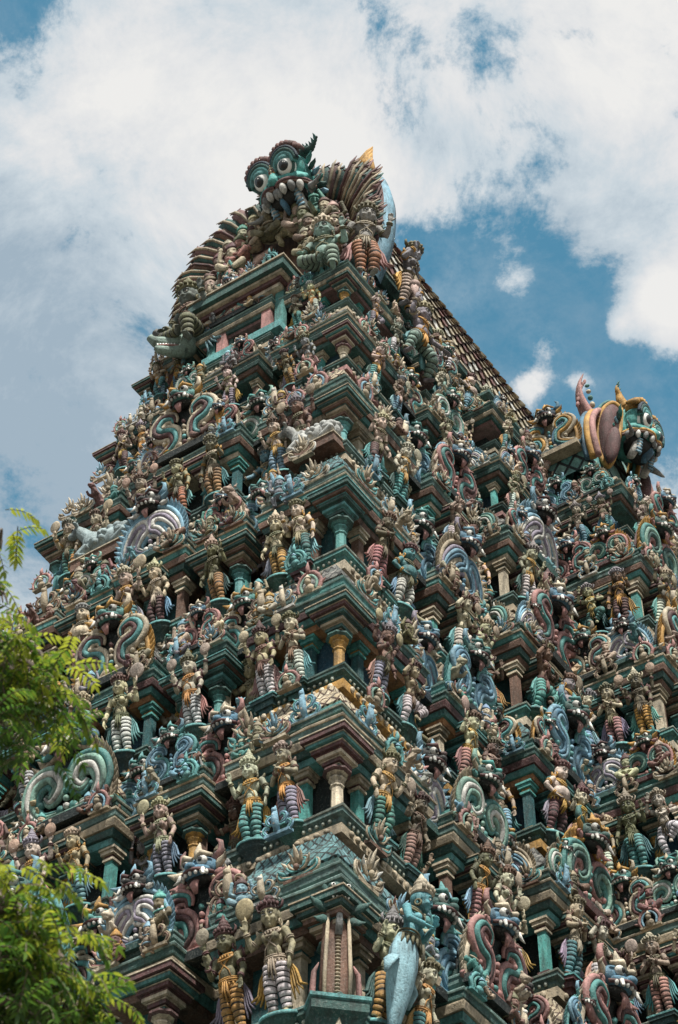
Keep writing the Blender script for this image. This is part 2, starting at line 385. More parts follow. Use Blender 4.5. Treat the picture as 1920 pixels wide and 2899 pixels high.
    for dz,r in ((.075,.012),(.045,.018),(.015,.011)): orn.ring(P+Vector((0,-.01-fat*.02,dz)),.155+fat*.07,r,0,I,20,5,(1.05,.8))
    for k in range(9):
        a=R_(-90+(k-4)*20); orn.ell(P+Vector(((.165+fat*.07)*math.cos(a)*1.05,(.165+fat*.07)*math.sin(a)*.8,-.02)),(.02,.018,.034),0,7,5)
    if lap:
        for k in (-1,0,1): orn.tube([P+Vector((k*.03,-.135-fat*.06,.03)),P+Vector((k*.045,-.16-fat*.05,-.12)),P+Vector((k*.06,-.14,-.27+abs(k)*.05))],[.022,.032,.02],0,6,flat=.5)
    for k in (-1,1):
        ext.ring(H+hm@Vector((k*.14,.0,-.11)),.04,.016,0,Matrix.Rotation(PI/2,3,'Y'),12,5)
        ext.ell(H+hm@Vector((k*.15,-.01,-.165)),(.02,.02,.035),0,7,5)
        ext.tube([C+Vector((k*.19,0,.1)),C+Vector((k*.25,0,.13)),C+Vector((k*.27,0,.185))],[.04,.035,.012],0,7)   # flame epaulettes
    om=orn.mesh(key+'_ornaments',[M_OBJ]); append_geo(bm,ext,MP[('olive','gold','brown','beige','maroon')[len(FIG)%5]])
    cr=Geo(); T=H+hm@Vector((0,.0,.105)); Mh=hm@Matrix.Rotation(-.2,3,'X')
    if crown=='tall':
        cr.lathe([(.125,-.045),(.15,-.03),(.15,0),(.125,.015),(.13,.04),(.118,.075),(.09,.09),(.105,.105),(.1,.135),(.07,.15),(.08,.165),(.07,.195),(.045,.205),(.05,.225),(.03,.25),(.035,.27),(.012,.30),(.004,.32)],T,0,14,Mh)
    elif crown=='flat':
        cr.lathe([(.125,-.05),(.155,-.035),(.16,0),(.13,.02),(.14,.05),(.15,.075),(.11,.095),(.12,.11),(.08,.13),(.05,.16),(.02,.18)],T,0,14,Mh)
    else:
        cr.lathe([(.12,-.05),(.145,-.03),(.135,.0),(.13,.03),(.1,.07),(.06,.09),(.075,.11),(.08,.14),(.06,.17),(.015,.185)],T,0,14,Mh)
    for k in range(-3,4):
        a=R_(-90+k*26); p=T+Mh@Vector((.148*math.cos(a),.148*math.sin(a),.0))
        cr.tube([p,p+Mh@Vector((0,-.01,.045)),p+Mh@Vector((0,.01,.085-.012*abs(k)))],[.026,.028,.006],0,6)
    for k in (-1,1):                                                      # side wings of the crown
        q=T+Mh@Vector((k*.14,.03,-.02)); cr.tube([q,q+Mh@Vector((k*.05,.0,.03)),q+Mh@Vector((k*.07,.0,.10)),q+Mh@Vector((k*.04,0,.14))],[.03,.035,.025,.008],0,7,flat=.5)
    crm=cr.mesh(key+'_crown',[M_OBJ])
    ey=Geo()
    for k in (-1,1):
        c=H+(hm@Vector((k*.044,-.108,.008)))*1.2
        ey.ell(c,(.030,.018,.013),0,12,8,hm); ey.ell(c+hm@Vector((0,-.011,0)),(.012,.010,.011),1,8,6,hm)
        ey.tube([H+(hm@Vector((k*.012,-.124,.030)))*1.2,H+(hm@Vector((k*.045,-.127,.044)))*1.2,H+(hm@Vector((k*.082,-.103,.030)))*1.2],[.005,.007,.003],1,5)
        ey.tube([H+(hm@Vector((k*.016,-.120,.012)))*1.2,H+(hm@Vector((k*.044,-.128,.021)))*1.2,H+(hm@Vector((k*.078,-.107,.010)))*1.2],[.004,.005,.003],1,5)
    ey.ell(H+hm@Vector((0,-.137,-.085)),(.024,.010,.010),2,10,6,hm)
    eym=ey.mesh(key+'_eyes',[M_EYE,M_GLOSS,MP['red']])
    dm=None
    if drape:
        dr=Geo()
        for k in (-1,1):
            for j in range(4):
                x0=k*(.15+.012*j); 
                dr.tube([P+Vector((x0,.03,.03)),P+Vector((x0+k*(.05+.02*j),.035,-.15)),P+Vector((x0+k*(.06+.035*j),.03,-.36)),P+Vector((x0+k*(.10+.06*j),.0,-.56+.05*j))],[.012,.034,.04,.018],0,6,flat=.55)
        dm=dr.mesh(key+'_sash',[M_OBJ])
    hm_=None
    if held:
        hg=Geo(); held(hg); hm_=hg.mesh(key+'_held',[M_OBJ])
    return dict(key=key,body=bm,leggings=gar.mesh(key+'_leggings',[M_OBJ,M_DARK]),ornaments=om,headdress=crm,eyes=eym,sash=dm,emblem=hm_)
def arm(s, el, wr, hd, pal, sh=None, curl=.25): return (s,(sh or (s*.205,0,1.155),el,wr,hd,pal,curl))
def leg(s, kn, an, hip=None, fd=None): return (s,(hip or (s*.085,0,.70),kn,an)+((fd,) if fd else ()))
STAND=[leg(-1,(-.10,-.03,.40),(-.10,.02,.08)),leg(1,(.11,-.05,.40),(.12,.0,.08))]
HIPSWAY=[leg(-1,(-.06,-.03,.40),(-.05,.02,.08)),leg(1,(.15,-.10,.41),(.13,-.02,.08))]
def club(g):
    g.tube([(-.42,-.12,1.15),(-.44,-.1,1.45),(-.45,-.08,1.62)],[.025,.04,.085],0,8); g.ell((-.455,-.08,1.68),.1,0)
def discs(g):
    for k in (-1,1):
        M=Matrix.Rotation(PI/2,3,'X'); g.lathe([(.02,-.015),(.12,-.02),(.13,0),(.12,.02),(.02,.015)],(k*.43,-.03,1.62),0,16,M)
        for j in range(4): g.tube([(k*.43,-.03,1.74),(k*.43+.02*(j-1.5),-.03,1.82)],[.02,.004],0,5)
def fan(g):
    M=Matrix.Rotation(PI/2,3,'X'); g.lathe([(.02,-.02),(.15,-.02),(.16,0),(.12,.015),(.05,.03),(.02,.03)],(.40,-.06,1.60),0,18,M); g.tube([(.38,-.08,1.3),(.40,-.06,1.5)],.018,0,6)
FIG={}
def add(key,label,*a,**k): FIG[key]=(label,figure(key,*a,**k))
add('raised_hand','with one palm raised',[arm(-1,(-.30,.02,.94),(-.32,-.12,.74),(-.1,-.2,-1),(1,0,0)),arm(1,(.33,-.02,.98),(.36,-.16,1.20),(0,-.1,1),(0,-1,.1))],HIPSWAY,hd=(.02,-.02,1.40),yaw=.1)
add('lowered_hand','with a long arm hanging down',[arm(-1,(-.32,-.05,.98),(-.30,-.22,1.16),(.1,-.2,1),(0,-1,.1)),arm(1,(.31,.0,.92),(.33,-.10,.68),(0,-.1,-1),(-.3,-1,0))],HIPSWAY,chest=(-.02,0,1.08),hd=(-.03,-.02,1.40),yaw=-.15,female=True,crown='flat')
add('folded_hands','with hands folded at the chest',[arm(-1,(-.30,-.05,.95),(-.06,-.20,1.04),(.6,-.3,.7),(1,0,0)),arm(1,(.30,-.05,.95),(.06,-.20,1.04),(-.6,-.3,.7),(-1,0,0))],STAND,crown='bun')
add('striding','striding with legs wide apart',[arm(-1,(-.40,-.06,1.08),(-.44,-.14,1.30),(-.1,-.2,1),(1,0,0)),arm(1,(.36,-.08,1.0),(.52,-.22,.92),(1,-.3,-.1),(0,0,-1))],[leg(-1,(-.28,-.12,.48),(-.30,.0,.10),(-.1,0,.70)),leg(1,(.32,-.16,.46),(.46,.02,.14),(.1,0,.70))],held=club,crown='tall',fat=.3)
add('four_armed','with four arms and two raised discs',[arm(-1,(-.36,.04,1.16),(-.42,-.02,1.40),(0,0,1),(0,-1,0)),arm(1,(.36,.04,1.16),(.42,-.02,1.40),(0,0,1),(0,-1,0)),arm(-1,(-.30,-.08,.92),(-.22,-.26,1.02),(0,-.3,1),(0,-1,0),(-.19,-.03,1.13)),arm(1,(.30,-.04,.92),(.30,-.16,.74),(0,-.1,-1),(0,-1,0),(.19,-.03,1.13))],STAND,held=discs,fat=.35)
add('seated','seated with one leg hanging',[arm(-1,(-.34,-.06,.95),(-.30,-.22,.80),(0,-.6,-.6),(0,-1,0)),arm(1,(.33,-.06,.98),(.34,-.2,1.18),(0,-.1,1),(0,-1,0))],[leg(-1,(-.30,-.26,.56),(-.02,-.30,.50),(-.09,-.03,.62),(.6,-.6,0)),leg(1,(.20,-.36,.56),(.20,-.34,.20),(.09,-.03,.62))],pelvis=(0,0,.66),fat=.4,crown='tall',lap=False)
add('stout','with a round belly and hands on hips',[arm(-1,(-.40,.02,.94),(-.22,-.12,.80),(.6,-.4,-.3),(0,-.5,1)),arm(1,(.40,.02,.94),(.22,-.12,.80),(-.6,-.4,-.3),(0,-.5,1))],[leg(-1,(-.17,-.08,.40),(-.14,0,.08)),leg(1,(.17,-.08,.40),(.14,0,.08))],fat=1.0,crown='flat')
add('dancing','dancing on one bent leg',[arm(-1,(-.38,-.04,1.20),(-.28,-.12,1.42),(.3,-.1,1),(0,-1,0)),arm(1,(.36,-.1,1.02),(.16,-.26,.96),(-1,-.2,-.2),(0,-.6,.6))],[leg(-1,(-.14,-.10,.40),(-.08,.02,.08)),leg(1,(.34,-.24,.58),(.12,-.20,.36),(.1,-.02,.70),(.2,-.7,-.6))],chest=(-.03,0,1.08),hd=(-.06,-.03,1.40),yaw=.2,female=True,crown='bun')
add('fan_bearer','holding up a round fan',[arm(-1,(-.30,.0,.93),(-.30,-.14,.72),(0,-.2,-1),(1,0,0)),arm(1,(.36,-.02,1.02),(.38,-.12,1.24),(0,0,1),(-.5,-1,0))],STAND,held=fan,female=True,crown='bun',yaw=-.1)
def pose_mirror(src,key,label):
    l,d=FIG[src]; out={'key':key}
    for n,me in d.items():
        if n=='key': continue
        if me is None: out[n]=None; continue
        q=me.copy(); q.transform(Matrix.Scale(-1,4,(1,0,0))); q.flip_normals(); out[n]=q
    FIG[key]=(label,out)
pose_mirror('raised_hand','raised_hand_turned',FIG['raised_hand'][0]); pose_mirror('lowered_hand','lowered_hand_turned',FIG['lowered_hand'][0])
pose_mirror('striding','striding_turned',FIG['striding'][0]); pose_mirror('dancing','dancing_turned',FIG['dancing'][0]); pose_mirror('fan_bearer','fan_bearer_turned',FIG['fan_bearer'][0])
# plinths
pg=Geo(); pg.lathe([(.10,-.42),(.14,-.36),(.14,-.30),(.24,-.16),(.30,-.12),(.30,-.06),(.34,-.05),(.34,0)],(0,0,0),0,20,mats=[0,0,0,0,0,0,1,1],sq=(1,.85)); PL_ROUND=pg.mesh('round_plinth',[M_OBJ,MP['aqua']])
pg=Geo()
for z0,z1,w,m in ((-.34,-.22,.34,0),(-.22,-.1,.46,0),(-.1,-.035,.58,0),(-.035,0,.62,1)): pg.box((0,0,(z0+z1)/2),(w,w*.8,z1-z0),m)
PL_SQ=pg.mesh('square_plinth',[M_OBJ,MP['aqua']])
# a squat dwarf figurine and other small carvings (single bodies, too small for many parts)
def small_figure(key, seated=True, up=True):
    b=Geo()
    b.ell((0,0,.20),(.16,.13,.15)); b.ell((0,-.03,.22),(.13,.13,.12)); b.ell((0,.0,.34),(.15,.10,.09))
    hm=head(b,(0,-.02,.50),0,.1,.95,.5)
    for k in (-1,1):
        if up: b.tube([(k*.15,0,.36),(k*.25,-.02,.40),(k*.21,-.05,.58)],[.055,.05,.04],0,8); b.ell((k*.2,-.06,.62),(.045,.03,.05))
        else: b.tube([(k*.15,0,.36),(k*.23,-.06,.24),(k*.10,-.16,.22)],[.055,.05,.04],0,8); b.ell((k*.07,-.17,.22),(.045,.04,.03))
        if seated: b.tube([(k*.08,-.02,.13),(k*.22,-.2,.16),(k*.05,-.22,.05)],[.09,.075,.05],0,8)
        else: b.tube([(k*.08,0,.13),(k*.16,-.08,.06),(k*.13,-.02,-.12)],[.085,.07,.05],0,8); b.ell((k*.14,-.06,-.14),(.045,.085,.03))
    me=remeshed(b,key+'_body',M_OBJ,.014)
    h=Geo(); T=Vector((0,-.01,.59)); h.lathe([(.115,-.03),(.135,-.01),(.12,.02),(.12,.05),(.08,.07),(.09,.10),(.05,.12),(.05,.15),(.01,.19)],T,0,12)
    for k in (-1,1): h.ring((k*.13,-.02,.42),.035,.014,0,Matrix.Rotation(PI/2,3,'Y'),10,5)
    h.ring((0,-.03,.385),.11,.018,0,Matrix.Rotation(.4,3,'X'),16,5); h.ring((0,0,.12),.165,.022,0,None,16,5)
    return me,h.mesh(key+'_headdress',[M_OBJ])
SMALL={'dwarf_up':('squatting dwarf with both arms raised',small_figure('dwarf_up')),'dwarf_sit':('squatting dwarf with hands on the belly',small_figure('dwarf_sit',True,False)),'dwarf_stand':('short standing dwarf with arms raised',small_figure('dwarf_stand',False,True))}
def yali():
    b=Geo()
    b.tube([(0,.20,.12),(0,.1,.30),(0,-.06,.42),(0,-.12,.56)],[.12,.13,.12,.08],0,10); b.ell((0,-.17,.62),(.09,.12,.085)); b.ell((0,-.27,.60),(.065,.07,.045)); b.ell((0,-.25,.545),(.05,.06,.025))
    for k in (-1,1):
        b.tube([(k*.09,.16,.2),(k*.13,.06,.12),(k*.12,.14,.0),(k*.12,.04,-.01)],[.075,.055,.035,.03],0,8); b.tube([(k*.09,-.06,.36),(k*.12,-.2,.36),(k*.11,-.28,.44)],[.055,.045,.035],0,8)
        b.ell((k*.06,-.2,.69),(.03,.03,.035)); b.tube([(k*.07,-.10,.70),(k*.11,-.05,.80)],[.035,.01],0,6)
    for j in range(6): b.ell((0,-.06+.04*j,.64-.06*j),(.05,.04,.05))
    b.tube([(0,.26,.14),(0,.36,.2),(0,.36,.36),(0,.28,.42)],[.035,.03,.028,.035],0,7)
    return remeshed(b,'lion_body',M_OBJ,.014)
YALI=yali()
# ------------------------------------------------------------------ carved crests, finials, pillars
def spiral(c, r0, r1, a0, turns, n=22, sx=1.0):
    return [Vector((c[0]+sx*(r0+(r1-r0)*t/n)*math.cos(a0+turns*2*PI*t/n), 0, c[1]+(r0+(r1-r0)*t/n)*math.sin(a0+turns*2*PI*t/n))) for t in range(n+1)]
def catmull(P,n=7):
    P=[Vector(p) for p in P]; Q=[P[0]]+P+[P[-1]]; out=[]
    for i in range(1,len(Q)-2):
        a,b,c,d=Q[i-1],Q[i],Q[i+1],Q[i+2]
        for k in range(n):
            t=k/n; out.append(.5*((2*b)+(c-a)*t+(2*a-5*b+4*c-d)*t*t+(3*b-a-3*c+d)*t**3))
    out.append(P[-1]); return out
def ribbon(g, path, width, mats, y=0, taper=.35, h=.6):
    """a scroll of parallel raised stripes following a path in the x-z plane"""
    n=len(path); k=len(mats)
    nor=[]
    for i in range(n):
        t=path[min(i+1,n-1)]-path[max(i-1,0)]; t.y=0; t.normalize(); nor.append(Vector((t.z,0,-t.x)))
    for j in range(k):
        q=(j+.5)/k-.5
        pts=[];rad=[]
        for i in range(n):
            w=width*(1-(1-taper)*abs(2*i/(n-1)-1)**1.6); pts.append(path[i]+nor[i]*q*w+Vector((0,y-w*.16*(1-abs(2*q))*1.2,0))); rad.append(w/k*.60)
        g.tube(pts,rad,mats[j],6,up=(0,-1,0))
def leaf(g, p, d, L, w, mat, curl=.3, y=(0,-1,0)):
    d=Vector(d).normalized(); p=Vector(p); y=Vector(y)
    g.tube([p,p+d*L*.35+y*L*.10,p+d*L*.75+y*L*.2,p+d*L+y*L*(.2+curl)],[w*.7,w,w*.62,w*.1],mat,6,flat=.55,up=y)
CR_M=lambda names:[MP[n] for n in names]
def crest(key, stripes, flame, plate, face, kind=0, brow='gold'):
    """tall kirtimukha crest: backing plate, two scrolls, a border of flames, a fanged mask at its head. width ~1.25, height ~1.45"""
    names=list(dict.fromkeys(stripes+[flame,plate,face,brow,'white','black','maroon','gold','pink'])); ix={n:i for i,n in enumerate(names)}; mats=CR_M(names)
    parts={}
    g=Geo()
    rim=[(-.60,0),(-.66,.22),(-.62,.52),(-.46,.80),(-.2,.98),(0,1.02),(.2,.98),(.46,.80),(.62,.52),(.66,.22),(.60,0)]
    P=catmull([(x,0,z) for x,z in rim],4); n=len(P); vs=[]
    for p in P: vs+= [(p.x,.0,p.z),(p.x*.96,-.10,p.z*.97+.0)]
    fs=[(2*i,2*i+2,2*i+3,2*i+1) for i in range(n-1)]+[tuple(2*i+1 for i in range(n)),tuple(2*i for i in range(n))[::-1]]
    vs=[(x,y+.08,z) for x,y,z in vs]; g.add(vs,fs,ix[plate],False)
    g.box((0,-.02,-.06),(1.35,.34,.12),ix[plate]); g.box((0,-.03,.015),(1.2,.26,.05),ix[stripes[0]])
    parts['backing_plate']=g
    g=Geo()
    for k in (-1,1):
        if kind==0:   # a fat S with its tail curling out at the foot
            path=catmull([(k*.60,0,.06),(k*.40,0,.10),(k*.20,0,.24),(k*.24,0,.45),(k*.44,0,.52),(k*.53,0,.66),(k*.40,0,.82),(k*.22,0,.78),(k*.20,0,.66)],6)
        elif kind==1:  # a C scroll round a boss
            path=catmull([(k*.12,0,.08),(k*.42,0,.10),(k*.56,0,.32),(k*.48,0,.58),(k*.24,0,.64),(k*.12,0,.46),(k*.24,0,.32),(k*.34,0,.40)],6)
        else:          # one over the other, swept sideways
            path=catmull([(k*.58,0,.08),(k*.5,0,.36),(k*.30,0,.62),(k*.10,0,.66),(k*.05,0,.50),(k*.18,0,.40),(k*.28,0,.22),(k*.14,0,.10)],6)
        ribbon(g,path,.36,[ix[s] for s in stripes],-.07)
        for (x,z,r) in ((.22,.60,.05),(.40,.30,.05),(.1,.12,.06)): g.ell((k*x,-.09,z),(r,.05,r),ix[stripes[-1]],9,6)
    for j in range(5): g.ell((0,-.10,.14+.11*j),(.05-.004*j,.045,.045),ix[stripes[(j+1)%len(stripes)]],9,6)
    parts['scroll']=g
    g=Geo()
    for k in (-1,1):
        B=catmull([(k*.60,0,.02),(k*.66,0,.25),(k*.62,0,.52),(k*.47,0,.80),(k*.24,0,.97)],3)
        for i,p in enumerate(B):
            d=Vector((k*(1-.5*i/len(B)),0,.25+.9*i/len(B)))
            leaf(g,p-d.normalized()*.05,d,.20,.065,ix[flame],.25)
    g.tube(catmull([(x*.97,-.04,z*.97) for x,z in rim],3),.045,ix[flame],6)
    for k in (-1,1):
        leaf(g,(k*.55,-.02,0),(k*1,0,-.15),.24,.07,ix[stripes[0]],.4)
    parts['flame_border']=g
    g=Geo(); f=ix[face]
    g.ell((0,-.06,1.10),(.25,.17,.17),f,14,9); g.ell((0,-.17,1.02),(.21,.15,.085),f,14,8)
    g.ell((0,-.30,1.055),(.075,.075,.06),f,10,7)
    for k in (-1,1):
        g.ell((k*.115,-.20,1.15),(.075,.065,.07),ix['white'],10,7); g.ell((k*.118,-.255,1.145),(.034,.025,.036),ix['black'],8,6)
        g.tube([(k*.02,-.22,1.20),(k*.12,-.24,1.25),(k*.24,-.14,1.21)],[.03,.042,.02],ix[brow],6)
        g.tube([(k*.18,-.02,1.20),(k*.30,-.03,1.30),(k*.30,-.03,1.42),(k*.24,-.04,1.48)],[.06,.05,.035,.008],ix[stripes[0]],7)
        leaf(g,(k*.22,-.05,1.08),(k*1,0,.35),.24,.075,ix[flame]); leaf(g,(k*.2,-.05,1.0),(k*1,0,-.25),.24,.07,ix[stripes[-1]])
        g.tube([(k*.17,-.27,.99),(k*.19,-.31,.90),(k*.25,-.33,.87)],[.028,.022,.005],ix['white'],6)
    for j in range(7):
        a=R_(-90+(j-3)*24); g.ell((.19*math.cos(a),-.17+.14*math.sin(a),.965),(.027,.027,.038),ix['white'],7,5)
    g.tube(catmull([(-.22,-.12,.985),(-.12,-.28,.995),(0,-.325,1.0),(.12,-.28,.995),(.22,-.12,.985)],4),.026,ix['maroon'],6)
    g.ell((0,-.12,.93),(.17,.12,.07),ix['black'],12,6); g.tube([(0,-.18,.93),(0,-.24,.84),(0,-.20,.72)],[.06,.07,.03],ix['pink'],8,flat=.45)
    g.tube([(0,-.10,1.24),(0,-.10,1.36),(0,-.06,1.50)],[.07,.055,.01],ix[flame],8)
    parts['mask']=g
    return key,{n:g.mesh(key+'_'+n,mats) for n,g in parts.items()}
CREST=[crest('blue_crest',['sky','blue','sky','aqua'],'aqua','deep','green',0,'teal'),
       crest('red_crest',['pink','teal','maroon','pink'],'cream','deep','blue',0,'cream'),
       crest('mint_crest',['mint','white','mint','teal'],'beige','deep','green',1,'jade'),
       crest('tan_crest',['cream','maroon','aqua','cream'],'gold','deep','teal',0),
       crest('white_crest',['sky','white','lilac','white'],'sky','green','black',2,'maroon'),
       crest('green_crest',['teal','mint','green','pink'],'gold','maroon','green',1,'gold'),
       crest('lilac_crest',['lilac','sky','blue','cream'],'beige','navy','blue',2,'sky')]
def palmette(key,a,b,c,d,kind=0):
    names=[a,b,c,d]; g=Geo()
    if kind==0:      # tall ribbed leaf with curling sides and a small face
        for k in (-1,1):
            ribbon(g,catmull([(k*.10,0,.02),(k*.25,0,.03),(k*.33,0,.13),(k*.26,0,.22),(k*.19,0,.16)],5),.11,[0,1,0],-.02)
            ribbon(g,catmull([(k*.06,0,.22),(k*.18,0,.25),(k*.22,0,.36),(k*.13,0,.42),(k*.09,0,.36)],5),.09,[1,0],-.03)
            for j in range(3): leaf(g,(k*(.26-.06*j),-.01,.12+.13*j),(k*1,0,.5+.3*j),.15,.035,(2,0,1)[j],.2)
        g.tube([(0,-.03,.05),(0,-.09,.22),(0,-.09,.38),(0,-.07,.52),(0,-.04,.63)],[.06,.08,.07,.045,.012],0,9)
        for z in (.18,.28,.38): g.ell((0,-.13,z),(.035,.03,.03),2,8,5)
        g.ell((0,-.10,.50),(.055,.06,.06),3,9,6)
    elif kind==1:    # horseshoe with a bust looking out
        g.tube(catmull([(-.24,-.02,.02),(-.30,-.02,.20),(-.18,-.02,.40),(0,-.02,.46),(.18,-.02,.40),(.30,-.02,.20),(.24,-.02,.02)],4),.05,0,7)
        g.tube(catmull([(-.17,-.05,.02),(-.21,-.05,.19),(-.12,-.05,.33),(0,-.05,.37),(.12,-.05,.33),(.21,-.05,.19),(.17,-.05,.02)],4),.035,1,6)
        g.ell((0,-.06,.08),(.13,.07,.10),3,10,7); g.ell((0,-.09,.22),(.075,.075,.085),3,10,7); g.lathe([(.08,0),(.07,.04),(.04,.07),(.01,.12)],(0,-.08,.28),2,9)
        for k in (-1,1):
            for j in range(4): leaf(g,(k*(.29-.06*j),0,.14+.10*j),(k*1,0,.2+.5*j),.16,.04,(0,2,0,1)[j],.2)
        g.tube([(0,-.02,.44),(0,-.05,.58),(0,-.02,.74)],[.06,.05,.008],0,8)
    else:            # low spray of curled leaves
        for k in (-1,1):
            ribbon(g,catmull([(k*.04,0,.04),(k*.22,0,.06),(k*.36,0,.10),(k*.38,0,.22),(k*.28,0,.22)],5),.12,[0,1,2],-.03)
            ribbon(g,catmull([(k*.03,0,.16),(k*.14,0,.20),(k*.20,0,.32),(k*.12,0,.38)],5),.10,[1,0],-.04)
            for j in range(3): leaf(g,(k*(.05+.1*j),-.03,.26-.06*j),(k*(.3+.5*j),0,1),.26-.04*j,.045,(0,2,1)[j],.15)
        leaf(g,(0,-.03,.28),(0,0,1),.34,.06,0,.1); g.ell((0,-.09,.20),(.06,.05,.06),3,9,6)
    g.box((0,0,.0),(.60,.14,.06),3)
    return g,names
PALG=[palmette('p',*t,n%3) for n,t in enumerate((('sky','aqua','white','sky'),('pink','mint','cream','beige'),('cream','beige','white','beige'),('beige','brown','cream','beige'),('aqua','teal','sky','aqua'),('sky','beige','pink','cream'),('cream','sky','beige','white'),('pink','sky','cream','beige'),('beige','aqua','cream','brown')))]
PALM=[g.mesh('palmette_%s'%n[0],CR_M(n)) for g,n in PALG]
# pillars: octagonal shaft, cushion, wide abacus, stacked bracket blocks that grow outward
def pillar(key, shaft, cap, a, b, c):
    g=Geo(); m=[MP[n] for n in (shaft,cap,a,b,c)]
    g.lathe([(.17,0),(.17,.07),(.12,.10),(.155,.14),(.115,.20),(.105,.70),(.13,.72),(.13,.75),(.10,.77),(.12,.82),(.16,.87),(.15,.91),(.11,.93),(.20,.98),(.26,1.01),(.26,1.05)],(0,0,0),0,8,smooth=False,mats=[0]*13+[1]*2)
    for i,(w,z,h,k) in enumerate(((.26,1.05,.09,3),(.38,1.14,.10,2),(.52,1.25,.10,4),(.66,1.36,.10,2),(.80,1.47,.10,3),(.94,1.58,.14,1))):
        g.box((0,0,z+h/2),(w,w,h*.82),k); 
        g.box((0,0,z+h*.91),(w+.035,w+.035,h*.18),4 if k!=4 else 1)
    return g.mesh(key,m)
PILLAR=[pillar('teal_pillar','aqua','green','brown','green','beige'),pillar('pink_pillar','cream','maroon','maroon','teal','cream'),pillar('olive_pillar','gold','green','green','maroon','beige'),pillar('blue_pillar','teal','green','green','brown','aqua')]

